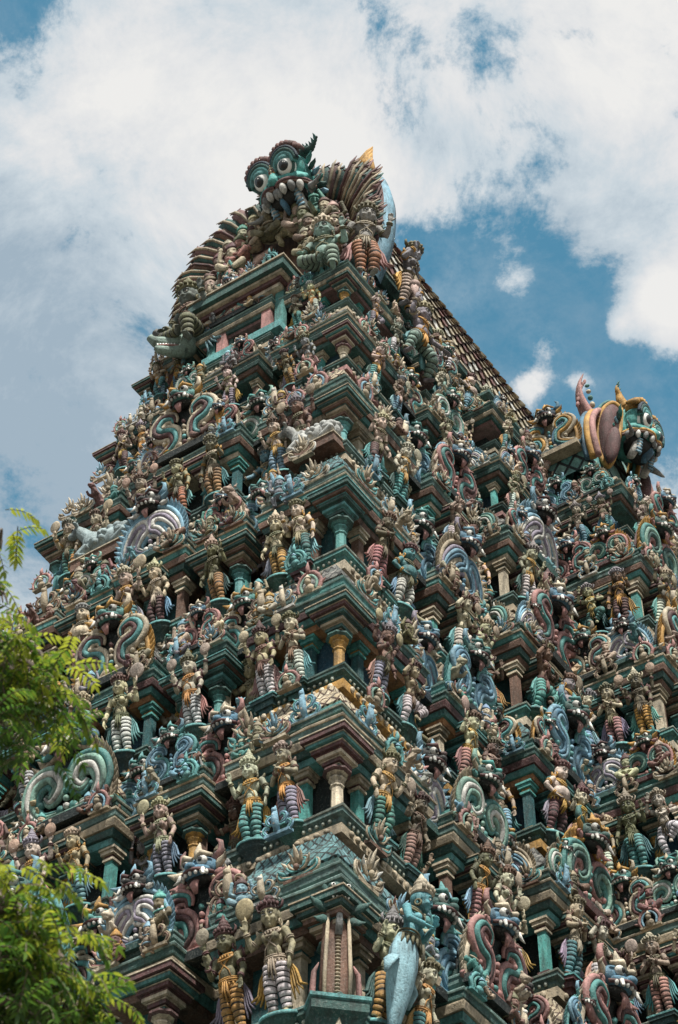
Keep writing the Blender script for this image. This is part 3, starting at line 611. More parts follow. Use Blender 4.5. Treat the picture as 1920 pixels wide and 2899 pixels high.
# ------------------------------------------------------------------ the great fanged heads
def demon_head(root, cols, ears=False, horn=True, tooth=1.0):
    """built facing -Y, about 2 m wide; every feature a part of its own"""
    skin,lid,brow,band,lip,hornc=[MP[c] for c in cols]
    b=Geo()
    b.ell((0,.10,.10),(.80,.62,.72),0,20,14); b.ell((0,-.12,-.22),(.62,.55,.36),0,20,12); b.ell((0,.15,.55),(.72,.5,.45),0,18,12)
    for k in (-1,1):
        b.ell((k*.45,-.28,.30),(.40,.34,.44),0,18,12); b.ell((k*.46,-.40,-.20),(.40,.30,.17),0,16,10); b.tube([(k*.10,-.62,-.10),(k*.36,-.64,-.13),(k*.62,-.50,-.12),(k*.82,-.22,-.16)],[.15,.15,.13,.09],0,10)
    b.tube([(0,-.40,.38),(0,-.60,.16),(0,-.74,-.02)],[.13,.15,.17],0,12)
    b.ell((0,-.76,-.06),(.19,.17,.15),0,14,10)
    for k in (-1,1): b.ell((k*.19,-.68,-.08),(.13,.13,.12),0,12,9)
    link('face',remeshed(b,'demon_face',skin,.028,4),root)
    for k in (-1,1):
        n=Geo(); n.ring((k*.20,-.795,-.10),.062,.03,0,Matrix.Rotation(1.35,3,'X')@Matrix.Rotation(.25*k,3,'Y'),14,7); n.ell((k*.20,-.785,-.10),(.05,.03,.045),1,10,7)
        link('nostril',n.mesh('nostril',[skin,M_GLOSS]),root)
        e=Geo(); c=Vector((k*.45,-.52,.24)); e.ell(c,(.30,.26,.31),0,24,16)
        eo=link('eyeball',e.mesh('eyeball',[M_EYE]),root)
        ir=Geo(); d=Vector((k*.10,-1,-.10)).normalized(); M=d.to_track_quat('Z','Y').to_matrix()
        ir.lathe([(.165,.213),(.15,.24),(.11,.262),(.0,.28)],c,0,20,M,cap=False); link('iris',ir.mesh('iris',[M_IRIS]),eo)
        pu=Geo(); pu.lathe([(.11,.262),(.09,.283),(.0,.296)],c,0,18,M,cap=False); pu.ell(c+M@Vector((.05,.06,.288)),(.022,.022,.012),1,8,5,M); link('pupil',pu.mesh('pupil',[M_GLOSS,M_EYE]),eo)  # small white dot on the pupil is a painted glint
        # heavy lid: bands of a dome over the ball, and a lower rim
        l=Geo()
        for (rr,tu,dz,mt) in ((.33,.095,.04,0),(.40,.085,.075,1),(.46,.06,.10,2)):
            pts=[c+Vector((rr*math.cos(a)*1.0,-.07+.16*abs(math.cos(a))*0-.02,dz+rr*math.sin(a)*1.0)) for a in [R_(v) for v in range(-12,193,12)]]
            l.tube(pts,tu,mt,9)
        l.ell(c+Vector((0,.04,.20)),(.36,.27,.22),0,18,10)
        pts=[c+Vector((.29*math.cos(a),-.10,-.02+.29*math.sin(a))) for a in [R_(v) for v in range(180,361,12)]]; l.tube(pts,.045,1,8)
        link('eyelid',l.mesh('eyelid',[lid,MP['green'],MP['navy']]),root)
        bw=Geo()
        for i in range(9):
            a=R_(158-16*i) if k>0 else R_(22+16*i)
            p=c+Vector((.50*math.cos(a),-.02,.10+.50*math.sin(a))); q=c+Vector((.60*math.cos(a),.12,.12+.62*math.sin(a)))
            bw.tube([p,lerp(p,q,.5)+Vector((0,-.05,.04)),q,q+Vector((0,.22,.0))],[.085,.10,.085,.05],i%2,8)
        bw.ell(c+Vector((k*.02,.26,.52)),(.38,.30,.22),0,16,10)
        link('brow',bw.mesh('brow',[brow,brow]),root)
        lp=Geo(); pts=catmull([(k*.03,-.80,-.25),(k*.25,-.84,-.22),(k*.52,-.70,-.22),(k*.78,-.42,-.30),(k*.90,-.14,-.46)],6)
        lp.tube(pts,[.05+.015*math.sin(PI*i/(len(pts)-1)) for i in range(len(pts))],0,8); lp.tube([p+Vector((0,.0,-.075)) for p in pts],.045,1,8)
        link('lip',lp.mesh('lip',[lip,MP['brown']]),root)
        for i in range(5):
            t=.08+.19*i; p=pts[int(t*(len(pts)-1))]+Vector((0,.03,-.17+.08*(1-tooth))); s=(.10,.12,.125,.12,.10)[i]*tooth
            to=Geo(); to.lathe([(s*.8,.08),(s*1.1,.0),(s*1.08,-.09*tooth),(s*.85,-.17*tooth),(s*.45,-.235*tooth),(s*.06,-.28*tooth)][::-1],p,0,12,Matrix.Rotation(.25*k*i/4,3,'Y'))
            link('tooth',to.mesh('tooth',[MP['white'] if i%2 else MP['grey']]),root)
        fa=Geo(); p=pts[-5]+Vector((k*.05,-.02,-.20)); fa.tube(catmull([p,p+Vector((k*.12,-.16,-.10)),p+Vector((k*.34,-.22,-.08)),p+Vector((k*.56,-.20,.04))],5),[.12*(1-j/17) for j in range(16)],0,10); link('fang',fa.mesh('fang',[MP['grey']]),root)
        # leafy cheek and ear
        ck=Geo()
        for i in range(6): leaf(ck,(k*.80,.02+.04*i,.36-.17*i),(k*1,.1,.5-.22*i),.38,.10,i%3,.2)
        link('cheek_leaves',ck.mesh('cheek_leaves',[skin,MP['green'],MP['sky']]),root)
        if horn:
            h=Geo(); q=catmull([(k*.50,.1,.98),(k*.62,.2,1.2),(k*.68,.25,1.38),(k*.80,.28,1.55),(k*.74,.3,1.78)] if ears else [(k*.55,.25,.78),(k*.80,.2,.84),(k*1.02,.14,.74),(k*1.22,.10,.80),(k*1.40,.08,.92)],5)
            n=len(q); h.tube(q,[.17*(1-.9*(j/(n-1)))+.012*(j%2) for j in range(n)],0,9)
            for j in range(2,n-3,3): leaf(h,q[j],(k*.2,0,1),.18,.06,1)
            link('horn',h.mesh('horn',[hornc,MP['teal']]),root)
    bd=Geo()
    for i in range(11):
        t=i/10; z=.20+.95*t; y=-.66+.55*t**1.6; s=.085+.05*math.sin(PI*t)
        for k in (-1,1): bd.ell((k*.055,y-.02,z),(s*.8,.06,.06),i%3,9,6)
        bd.ell((0,y-.07,z),(.035,.04,.04),2,8,5)
    link('forehead_band',bd.mesh('forehead_band',[band,brow,MP['cream']]),root)
    mo=Geo(); mo.ell((0,-.30,-.50),(.66,.42,.30),0,18,10)
    link('mouth',mo.mesh('mouth',[M_DARK]),root)
    jw=Geo()
    for k in (-1,1):
        jw.tube([(k*.45,-.42,-.40),(k*.47,-.44,-.75),(k*.50,-.30,-1.15)],[.15,.16,.13],0,10,flat=.7)
        for j in range(5): jw.tube([(k*.45-.12,-.50,-.5-.12*j),(k*.45,-.60,-.52-.12*j),(k*.45+.12,-.50,-.48-.12*j)],.035,1,6)
    jw.tube([(0,-.50,-.45),(0,-.62,-.75),(0,-.50,-1.05)],[.18,.20,.10],2,10,flat=.4)
    link('tongue',jw.mesh('tongue',[MP['white'],MP['sky'],MP['blue']]),root)
    if ears:
        for k in (-1,1):
            e=Geo(); ring=[]
            pts=catmull([(k*.72,-.10,.55),(k*.95,.16,.62),(k*1.12,.44,.30),(k*1.10,.52,-.25),(k*.98,.34,-.85),(k*.82,.06,-1.15),(k*.74,-.12,-.8),(k*.72,-.2,.0),(k*.72,-.10,.55)],5)
            cen=sum(pts,Vector())/len(pts); pts=[cen+Vector(((p-cen).x*1.1,(p-cen).y*.72,(p-cen).z*1.38))+Vector((k*.04,.12,-.12)) for p in pts]
            vs=[cen+Vector((k*.36,.05,0))]
            for f in (.5,.85,1.0):
                for p in pts[:-1]: vs.append(cen+(p-cen)*f+Vector((k*.34*(1-f**2),0,0)))
            n=len(pts)-1; fs=[(0,1+i,1+(i+1)%n) for i in range(n)]
            for r in range(2):
                for i in range(n): fs.append((1+r*n+i,1+(r+1)*n+i,1+(r+1)*n+(i+1)%n,1+r*n+(i+1)%n))
            e.add(vs,fs,0,True); e.tube(pts,.075,1,8); e.tube([cen+(p-cen)*1.12+Vector((k*-.04,.12,0)) for p in pts],.06,2,8)
            for j in range(0): e.tube([cen+(pts[j*4]-cen)*.95+Vector((k*.05,0,0)),cen+(pts[j*4]-cen)*.4+Vector((k*.20,0,0))],[.05,.03],0,6)
            link('ear',e.mesh('ear',[MP['maroon'],MP['gold'],MP['teal']]),root)
            lo=Geo(); lo.ell((k*1.18,-.02,-1.1),(.20,.24,.68),0,16,12); link('ear_lobe',lo.mesh('ear_lobe',[MP['maroon']]),root)
    return root
# ------------------------------------------------------------------ the tower
ZB=[18.4,22.5,26.3,30.1,34.16,38.0,41.0,43.7]
tower=bpy.data.objects.new('temple_tower',None); COL.objects.link(tower); tower.matrix_world=MB
tag(tower,'towering pyramid of painted tiers crowded with carved ledges, pillars and crests','temple tower')
PR=.68
def segs(z):
    """stepped plan at height z: (start, end, projection) runs on the gable side (along y) and the long side (along x)"""
    xg,yl=BV*z+.6,BU*z+1.2; h=YC-yl
    ws=[(.25,PR,'corner'),(.20,-.40,'gap'),(.20,PR,'pav'),(.17,-.40,'gap'),(.18,PR+.15,'centre')] if h>3.6 else [(.34,PR,'corner'),(.27,-.36,'gap'),(.39,PR+.15,'centre')]
    G=[];y=yl
    for w,p,k in ws:
        y2=y+w*h if k!='centre' else y+2*w*h
        G.append((y,y2,p,k)); y=y2
    for w,p,k in ws[:-1][::-1]: G.append((y,y+w*h,p,k)); y+=w*h
    Ls=[];x=xg
    for w,p,k in ((1.6,PR,'corner'),(1.1,-.3,'gap'),(1.4,PR,'pav'),(.9,-.1,'gap'),(2.3,1.25,'pav')):
        Ls.append((x,x+w,p,k)); x+=w
    half=list(Ls); hb=XC-x
    if hb>2.2: Ls+=[(x,x+1.5,3.35,'bay'),(x+1.5,XC*2-x-1.5,2.9,'baygap'),(XC*2-x-1.5,XC*2-x,3.35,'bay')]
    else: Ls+=[(x,XC*2-x,3.3 if z<40.5 else 1.3,'bay')]
    for a,b,p,k in half[::-1]: Ls.append((2*XC-b,2*XC-a,p,k))
    return xg,yl,G,Ls
def outline(z):
    xg,yl,G,Ls=segs(z); xe,yb=2*XC-xg,2*YC-yl; O=[]
    for i,(a,b,p,k) in enumerate(Ls):
        if i==0: a-=PR
        if i==len(Ls)-1: b+=PR
        O+= [(a,yl-p),(b,yl-p)]
    O+=[(xe+PR,yb)]
    for i,(a,b,p,k) in enumerate(G[::-1]):
        if i==len(G)-1: a-=PR
        O+= [(xg-p,b),(xg-p,a)]
    O.pop()                     # last point is the first corner again
    return O
def tpart(name,g,mats,M=None): return link(name,g.mesh(name,mats),tower,M)
COURSES=[('brown','teal','beige'),('aqua','green','beige'),('orange','teal','maroon'),('brown','green','brown'),('cream','teal','brown'),('green','brown','green'),('rose','green','beige')]
FASCIA=['cream','beige','gold','cream','beige','pink','beige']
LEDGE=['green','faded','green','teal','faded','green','faded']
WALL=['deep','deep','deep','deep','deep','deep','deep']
M_LAT=[paint('lattice_tiles_dark',(.05,.13,.13),lattice=(.23,(.012,.02,.02),(.13,.26,.28))),paint('lattice_tiles_pale',(.42,.34,.22),lattice=(.23,(.06,.03,.02),(.52,.45,.33))),paint('lattice_tiles_grey',(.25,.24,.22),lattice=(.23,(.03,.03,.03),(.10,.11,.10)))]
M_ROOF=paint('barrel_roof_tiles',(.46,.37,.30),lattice=(.62,(.05,.03,.035),(.30,.16,.15)),grime=.5)
STRIPS=[];STAT=[];FIGS=[];CRESTS=[];PALS=[];PILS=[]
FG=-PI/2       # facing of the gable side (towards -x); the long side faces -y with angle 0
for i in range(7):
    zb=ZB[i]; H=ZB[i+1]-zb; k=H/4.05; xg,yl,G,Ls=segs(zb); O=outline(zb)
    def Z(v): return zb+v*k
    c1,c2,c3=COURSES[i]
    ed=MP['edge'] if i%2 else MP['edge2']
    g=Geo(); g.loft(O,[(-.3,Z(-.58)),(.03,Z(-.58)),(.17,Z(-.52)),(.17,Z(-.32)),(.10,Z(-.29)),(-.3,Z(-.29))],wear=.016); tpart('fascia',g,[MP[FASCIA[i]]])
    g=Geo(); g.loft(O,[(-.3,Z(-.285)),(.08,Z(-.285)),(.13,Z(-.22)),(.13,Z(-.17)),(.21,Z(-.12)),(.21,Z(-.045)),(-.3,Z(-.045))],wear=.016); tpart('base_ledge',g,[MP[LEDGE[i]]])
    g=Geo(); g.loft(O,[(-.3,Z(-.04)),(.23,Z(-.04)),(.24,Z(-.01)),(.23,Z(0)),(-.3,Z(.0))],wear=.016); tpart('ledge_edging',g,[ed])
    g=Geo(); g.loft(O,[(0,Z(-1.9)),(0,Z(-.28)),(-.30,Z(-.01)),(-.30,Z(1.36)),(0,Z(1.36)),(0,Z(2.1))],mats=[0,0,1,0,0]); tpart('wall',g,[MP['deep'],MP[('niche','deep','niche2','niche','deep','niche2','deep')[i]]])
    for n,(z0,z1,a,c) in enumerate(((1.33,1.45,.05,c1),(1.46,1.59,.13,c2),(1.60,1.74,.20,c3))):
        g=Geo(); g.loft(O,[(-.3,Z(z0)),(a,Z(z0)),(a+.03,Z(z1-.03)),(a+.03,Z(z1)),(-.3,Z(z1))],wear=.014,mats=[0,0,0,1]); tpart('corbel_course',g,[MP[c],MP['cream']])
    g=Geo(); g.loft(O,[(-.3,Z(1.75)),(.14,Z(1.75)),(.23,Z(1.79)),(.25,Z(1.90)),(-.3,Z(1.90))],wear=.016); tpart('cornice',g,[MP[LEDGE[i]]])
    g=Geo(); g.loft(O,[(-.3,Z(1.905)),(.27,Z(1.905)),(.28,Z(1.935)),(.27,Z(1.95)),(-.3,Z(1.95))],wear=.016); tpart('ledge_edging',g,[MP['cream'] if i%2 else ed])
    g=Geo(); g.loft(O,[(.10,Z(1.94)),(.10,Z(2.02)),(.13,Z(2.06)),(.18,Z(2.09)),(.19,Z(2.19)),(-.3,Z(2.19))],wear=.016); tpart('cornice',g,[MP[LEDGE[(i+1)%7]]])
    g=Geo(); g.loft(O,[(-.3,Z(2.195)),(.21,Z(2.195)),(.22,Z(2.22)),(.21,Z(2.235)),(-.15,Z(2.235))],wear=.016); tpart('ledge_edging',g,[ed])
    g=Geo(); g.loft(O,[(.1,Z(2.225))]); g.f.append(tuple(range(len(O)))); g.m.append(0); g.sm.append(False); tpart('shelf',g,[MP['green']])
    fr=Geo()
    for off,z,sp,r,c in ((.185,-.42,.17,.055,0),(.19,1.83,.13,.042,1),(.10,2.01,.15,.045,2),(.155,-.20,.12,.035,1)):
        nq=len(O)
        for e in range(nq):
            a_=Vector(O[e]); b_=Vector(O[(e+1)%nq]); d_=(b_-a_); L_=d_.length
            if L_<.2: continue
            d_.normalize(); n_=Vector((d_.y,-d_.x))
            if n_.x>.5 or n_.y>.5: continue
            m_=int(L_/sp)
            for j in range(m_):
                q_=a_+d_*(sp*.5+j*L_/m_)+n_*off
                if in_view((q_.x,q_.y,Z(z)),.06): fr.ell((q_.x,q_.y,Z(z)),(r*(.8 if abs(n_.x)>.5 else 1.1),r*(1.1 if abs(n_.x)>.5 else .8),r*rnd.uniform(.9,1.5)),c,6,4)
    if fr.v: tpart('petal_trim',fr,[MP['beige' if i%2 else 'cream'],MP['edge'],MP[('pink','sky','cream','mint','pink','beige','sky')[i]]])
    # -------- features per run
    def rows(side):
        R=G if side=='g' else Ls
        for n,(a,b,p,kd) in enumerate(R):
            yield n,a,b,p,kd
    def put(side,t,out,z):     # t along the side, out = distance out of the wall line
        return (xg-out,t,z) if side=='g' else (t,yl-out,z)
    def face(side): return FG if side=='g' else 0
    for side in 'gl':
        for n,a,b,p,kd in rows(side):
            w=b-a; mid=(a+b)/2
            if kd=='baygap': continue
            if side=='l' and mid>XC+.5: continue
            if kd=='corner':
                far = (side=='g' and n>0)
                inner = 1 if not far else -1
                cx = a if not far else b
                if side=='g': PILS.append((put('g',cx-inner*(PR-.10),PR-.10,Z(0)),0,k*.98,i))
                STAT.append((side,i,put(side,cx+inner*(.10*w),p+.16,Z(0)),face(side),k,'p'))
                STAT.append((side,i,put(side,cx+inner*(.72*w),p+.12,Z(0)),face(side),k*.96,'p'))
                if far: STAT.append((side,i,put(side,b-.1,p+.2,Z(0)),face(side),k*.95,'p'))
                PALS.append((put(side,cx+inner*(w*.30),p+.30,Z(1.95)),face(side),.85*k)); PALS.append((put(side,cx+inner*(-.15),p+.16,Z(2.24)),face(side),.95*k))
                PALS.append((put(side,cx+inner*(w*.85),p+.12,Z(2.26)),face(side),1.15*k)); PALS.append((put(side,cx+inner*(w*.35),p-.10,Z(-.56)+H),face(side),.85*k))
                FIGS.append((side,i,put(side,cx+inner*(w*.62),p+.28,Z(1.95)),face(side),.8*k))
            elif kd in('pav','centre','bay'):
                out=p+.20
                if kd=='centre' and i==6 : pos=[]
                elif w<1.25: pos=[0]
                elif w<2.2: pos=[-.27*w,.27*w]
                else: pos=[-.38*w,0,.38*w]
                for q in pos: STAT.append((side,i,put(side,mid+q,out,Z(0)),face(side),k,'p'))
                pp=[0] if len(pos)==2 else ([-.2*w,.2*w] if len(pos)==3 else [-.42*w,.42*w])
                if not(kd=='centre' and i==6):
                    for q in pp: PILS.append((put(side,mid+q,p-.02,Z(0)),0,k*.9,i+1))
                for q in (-.30,.30): FIGS.append((side,i,put(side,mid+q*w,p+.27,Z(1.95)),face(side),.72*k))
                cs=min(1.25,w/1.35)*k*(1.0 if w<2 else .95)
                cs=cs*1.2
                if not(kd=='centre' and i==5): CRESTS.append((side,i,put(side,mid,p+.12,Z(2.26)),face(side),cs))
                for q in (-.46,.46):
                    if not(kd=='centre' and i>4): PALS.append((put(side,mid+q*w,p+.30,Z(1.95)),face(side),.8*k))
                if w>1.9:
                    for q in (-.36,.36): CRESTS.append((side,i,put(side,mid+q*w,p+.12,Z(2.26)),face(side),.72*k))
                    for q in (-.19,.19): FIGS.append((side,i,put(side,mid+q*w,p+.16,Z(2.24)),face(side),1.0*k))
                else:
                    for q in (-.44,.44): FIGS.append((side,i,put(side,mid+q*w,p+.14,Z(2.24)),face(side),1.0*k))
            elif kd=='gap':
                STAT.append((side,i,put(side,mid,.06,Z(0)),face(side),k*1.06,'r'))
                CRESTS.append((side,i,put(side,mid,.42,Z(1.97)),face(side),min(1.22,w/.80)*k))
                FIGS.append((side,i,put(side,mid-.52*w,.80,Z(1.95)),face(side),.7*k)); FIGS.append((side,i,put(side,mid+.52*w,.80,Z(1.95)),face(side),.7*k))
                FIGS.append((side,i,put(side,mid,.22,Z(3.42)),face(side),.8*k))
            if kd!='gap' and not(kd=='centre' and i==6):
                for q in ((.04,.96) if w<2 else (.03,.34,.66,.97)): STRIPS.append((put(side,a+q*w,p-.14,Z(0)),face(side),k,i+n))
            # roofs of lattice tiles over every projecting run
            if kd in('corner','pav','centre','bay') and not (kd=='centre' and i==6):
                dep=1.35
                if side=='g': rc=[(xg-p,a-(PR if kd=='corner' and n==0 else 0)),(xg+dep,a-(PR if kd=='corner' and n==0 else 0)),(xg+dep,b),(xg-p,b)]
                elif kd!='corner': rc=[(a,yl-p),(b,yl-p),(b,yl+dep),(a,yl+dep)]
                else: continue
                g=Geo(); g.loft(rc,[(-.1,Z(2.24)),(.06,Z(2.24)),(.10,Z(2.30)),(.10,Z(2.42)),(.02,Z(2.44))]); 
                e=Geo(); e.loft(rc,[(.02,Z(2.43)),(.08,Z(2.50)),(.06,Z(2.62)),(-.02,Z(2.78)),(-.12,Z(2.92)),(-.22,Z(3.04)),(-.28,Z(3.16)),(-.30,Z(3.3))],uv=True)
                tpart('roof_eave',g,[MP['teal' if i%2 else 'green']]); tpart('tiled_roof',e,[M_LAT[(i+(0 if side=='g' else n))%3]])
        # flat side of the bay, turned the same way as the gable side
    x0=Ls[5][0]; pb=Ls[5][2]
    if pb>2:
        for q,kind in ((1.60,'p'),(2.3,'p'),(3.0,'p')):
            if q<pb: STAT.append(('b',i,(x0-.20,yl-q,Z(0)),FG,k*.95,kind))
        CRESTS.append(('b',i,(x0-.14,yl-1.85,Z(2.26)),FG,.92*k)); CRESTS.append(('b',i,(x0-.14,yl-2.8,Z(2.26)),FG,.80*k))
        for q in (1.45,2.3,3.2): PALS.append(((x0-.30,yl-q,Z(1.95)),FG,.8*k))
        for q in (1.4,2.32,3.1): FIGS.append(('b',i,(x0-.2,yl-q,Z(2.24)),FG,.9*k))
    xs=Ls[4][0]
    if pb>2:
        for q in (1.42,3.2): STRIPS.append(((x0+.14,yl-q,Z(0)),FG,k,i))
    STAT.append(('l',i,(xs-.12,yl-.62,Z(0)),FG+.3,k*.95,'p')); CRESTS.append(('l',i,(xs-.10,yl-.62,Z(2.26)),FG,.80*k)); PALS.append(((xs-.30,yl-1.1,Z(1.95)),FG,.75*k)); FIGS.append(('l',i,(xs-.22,yl-.25,Z(1.95)),FG,.8*k))
    for q in ((1.95,2.65) if pb>2 else ()): PILS.append(((x0+.02,yl-q,Z(0)),0,k*.8,i))
# plain lower storeys down to the street
for (z0,z1,c) in ((0,6,'beige'),(6,10.3,'beige'),(10.3,14.4,'green'),(14.4,18.4,'green')):
    O=outline(z1*.6+z0*.4)
    g=Geo(); g.loft(O,[(0,z0),(0,z1-1.2)]); tpart('wall',g,[MP['beige' if z0<10 else 'navy']])
    for a,b,o in ((z0,z0+.5,.3),(z1-1.7,z1-1.45,.35),(z1-1.3,z1-1.05,.5)):
        g=Geo(); g.loft(O,[(-.3,a),(o,a),(o+.05,b),(-.3,b)]); tpart('cornice',g,[MP[c]])
    g=Geo(); g.loft(O,[(.1,z1-1.1)]); g.f.append(tuple(range(len(O)))); g.m.append(0); g.sm.append(False); tpart('shelf',g,[MP[c]])
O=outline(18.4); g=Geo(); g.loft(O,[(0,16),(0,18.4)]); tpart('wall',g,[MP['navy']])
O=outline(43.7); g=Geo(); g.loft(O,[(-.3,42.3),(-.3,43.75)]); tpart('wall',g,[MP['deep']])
g=Geo(); g.loft(O,[(-.35,43.5),(.1,43.5),(.2,43.62),(.2,43.72),(-.35,43.72)]); tpart('cornice',g,[MP['green']])
g=Geo(); g.loft(O,[(0,43.71)]); g.f.append(tuple(range(len(O)))); g.m.append(0); g.sm.append(False); tpart('shelf',g,[MP['green']])
# top shelf of the body
# ------------------------------------------------------------------ barrel roof and gable
YG=8.5; XG=9.55
prof=catmull([(0,2.75,43.2),(0,2.72,44.2),(0,3.0,45.2),(0,3.12,46.2),(0,2.95,47.2),(0,2.35,48.2),(0,1.35,49.0),(0,.4,49.35),(0,0,49.4)],4)
half=[(p.y*.86,43.2+(p.z-43.2)*.83) for p in prof]; full=[(-y,z) for y,z in half]+[(y,z) for y,z in half[::-1][1:]]
full=[(YG+y,z) for y,z in full]
g=Geo(); n=len(full); NX=24; X0,X1=XG+.15,2*XC-XG-.15
vs=[(X0+(X1-X0)*i/NX,y,z) for i in range(NX+1) for y,z in full]; ar=[0]
for j in range(1,n): ar.append(ar[-1]+math.hypot(full[j][0]-full[j-1][0],full[j][1]-full[j-1][1]))
fs=[]
for i in range(NX):
    for j in range(n-1):
        g.uv[len(fs)]=[((X1-X0)*i/NX,ar[j]),((X1-X0)*i/NX,ar[j+1]),((X1-X0)*(i+1)/NX,ar[j+1]),((X1-X0)*(i+1)/NX,ar[j])]
        fs.append((i*n+j,i*n+j+1,(i+1)*n+j+1,(i+1)*n+j))
fs.append(tuple(NX*n+j for j in range(n))); g.add(vs,fs,0,True); tpart('barrel_roof',g,[M_ROOF])
# raised scale tiles that break the roof's outline
g=Geo()
for j in range(2,n-2,1):
    for i in range(46):
        x=X0+(X1-X0)*(i+.5*(j%2))/46; y,z=full[j]; t=Vector((0,full[j+1][0]-full[j-1][0],full[j+1][1]-full[j-1][1])).normalized(); nn_=Vector((0,t.z*-1,t.y)) 
        if nn_.dot(Vector((0,y-YG,z-46)))<0: nn_=-nn_
        q=Vector((x,y,z)); up=t if z<49 and y<YG else -t
        a=.17; g.add([q-Vector((a,0,0))+nn_*.02+up*.16,q+Vector((a,0,0))+nn_*.02+up*.16,q+Vector((a*.8,0,0))+nn_*.09-up*.08,q+nn_*.11-up*.18,q-Vector((a*.8,0,0))+nn_*.09-up*.08,q+nn_*.01-up*.1],[(0,1,2,3,4),(5,4,3),(5,3,2)],rnd.choice((0,1,2,2,3)),False)
t=tpart('roof_scales',g,[MP['beige'],MP['rose'],MP['cream'],MP['white']])
g=Geo(); g.loft([(X0-.1,YG-2.45),(X1+.1,YG-2.45),(X1+.1,YG+2.45),(X0-.1,YG+2.45)],[(-.3,43.9),(.25,43.9),(.42,44.0),(.45,44.14),(-.3,44.14)]); tpart('eave_ledge',g,[MP['green']])
g=Geo(); g.loft([(X0-.1,YG-2.45),(X1+.1,YG-2.45),(X1+.1,YG+2.45),(X0-.1,YG+2.45)],[(-.3,44.145),(.47,44.145),(.47,44.2),(-.3,44.2)]); tpart('ledge_edging',g,[MP['cream']])
# horseshoe arch of feathers round the gable
arch=catmull([(0,-2.75,43.7),(0,-3.1,44.7),(0,-3.25,45.8),(0,-3.2,46.9),(0,-2.8,47.95),(0,-1.7,48.75),(0,0,49.0),(0,1.7,48.75),(0,2.8,47.95),(0,3.2,46.9),(0,3.25,45.8),(0,3.1,44.7),(0,2.75,43.7)],8)
g=Geo(); cen=Vector((0,0,45.9)); vs=[];m=len(arch)
for p in arch:
    d=(p-cen)
    for f,x in ((.70,XG-.0),(1.0,XG-.22),(1.03,XG+.05),(1.0,XG+.35),(.70,XG+.35)): q=cen+d*f; vs.append((x,YG+q.y,q.z))
fs=[];mm=[]
for i in range(m-1):
    for j in range(4): fs.append((i*5+j,(i+1)*5+j,(i+1)*5+j+1,i*5+j+1)); mm.append(0 if j==0 else 1)
fs=[f[::-1] for f in fs]
o=len(g.v); g.v.extend(vs); g.f.extend(fs); g.m.extend(mm); g.sm.extend([True]*len(fs)); ga=tpart('gable_arch',g,[MP['maroon'],MP['sky']])
g=Geo()
for i in range(1,m-1,2):
    p=arch[i]; t=(arch[i+1]-arch[i-1]).normalized(); d=p-cen; c=(0,1,2,1)[(i//2)%4]; w=(arch[i+1]-arch[i-1]).length*.52; X=Vector((0,YG,0))
    rg=rnd.uniform(.90,1.03); P=[cen+d*.66+X+Vector((XG-.05,0,0)),cen+d*.76+X+Vector((XG-.26,0,0)),cen+d*.88+X+Vector((XG-.40,0,0))+t*.06,cen+d*.96*rg+X+Vector((XG-.44,0,0))+t*.16,cen+d*1.05*rg+X+Vector((XG-.36,0,0))+t*.34]
    g.tube(P,[w*.55,w*.8,w,w*.9,.02],c,8,flat=.62,up=(-1,0,0))
    g.tube([q+Vector((-w*.55,0,0)) for q in P],[.035,.045,.05,.045,.01],3 if c!=0 else 4,6)
    for q_,f in ((P[1],.5),(P[2],.7),(P[3],.6)):
        for sg in (-1,1): g.tube([q_+Vector((-w*.45,0,0)),q_+t*sg*w*.75+d.normalized()*.12+Vector((-w*.35,0,0))],[.035,.015],4 if c!=0 else 3,5)
    g.ell(cen+d*.655+X+Vector((XG-.16,0,0)),(.07,.09,.09),4,9,6); g.ell(cen+(lerp(p,arch[i+1],1)-cen)*.655+X+Vector((XG-.14,0,0)),(.06,.07,.07),1,8,6)
feathers=link('feather',g.mesh('feather',[MP['brown'],MP['green'],MP['rose'],MP['beige'],MP['maroon']]),ga); feathers['kind']='stuff'
# gable wall inside the arch
g=Geo(); pts=[Vector((XG+.05,YG+p.y*.72,45.9+(p.z-45.9)*.72)) for p in arch]; g.add([tuple(p) for p in pts],[tuple(range(len(pts)))[::-1]],0,False); tpart('gable_wall',g,[MP['brown']])
# window porch in the middle of the top storey of the gable side
xg,yl,G6,L6=segs(ZB[6]); xp=xg-PR-.15; yc=8.45
def pbox(name,x0,x1,y0,y1,z0,z1,c,par=tower):
    g=Geo(); g.box(((x0+x1)/2,(y0+y1)/2,(z0+z1)/2),(x1-x0,y1-y0,z1-z0)); return link(name,g.mesh(name,[MP[c]]),par)
porch=pbox('window_porch',xp-.25,xp+.5,yc-1.15,yc+1.15,41.06,41.3,'aqua')
for s in (-1,1):
    pbox('porch_post',xp-.16,xp+.04,yc+s*.66-.13,yc+s*.66+.13,41.3,42.75,'pink',porch)
    pbox('porch_post',xp-.10,xp+.06,yc+s*1.0-.12,yc+s*1.0+.12,41.3,42.75,'teal',porch)
    pbox('jamb',xp-.02,xp+.4,yc+s*.47-.05,yc+s*.47+.05,41.3,42.6,'green',porch)
pbox('opening_shade',xp+.2,xp+.5,yc-.42,yc+.42,41.3,42.6,'black',porch)  # solid black block, paints the shade inside the window
for z0,z1,o,c in ((42.60,42.72,.12,'cream'),(42.73,42.86,.2,'maroon'),(42.87,42.95,.3,'cream'),(42.96,43.22,.42,'green'),(43.225,43.28,.46,'beige'),(43.285,43.40,.2,'maroon'),(43.405,43.5,.3,'aqua')):
    pbox('lintel',xp-.15-o,xp+.45,yc-1.0-o,yc+1.0+o,z0,z1,c,porch)
for q in (-.9,-.3,.3,.9): PALS.append(((xp-.35,yc+q,43.5),FG,.75))
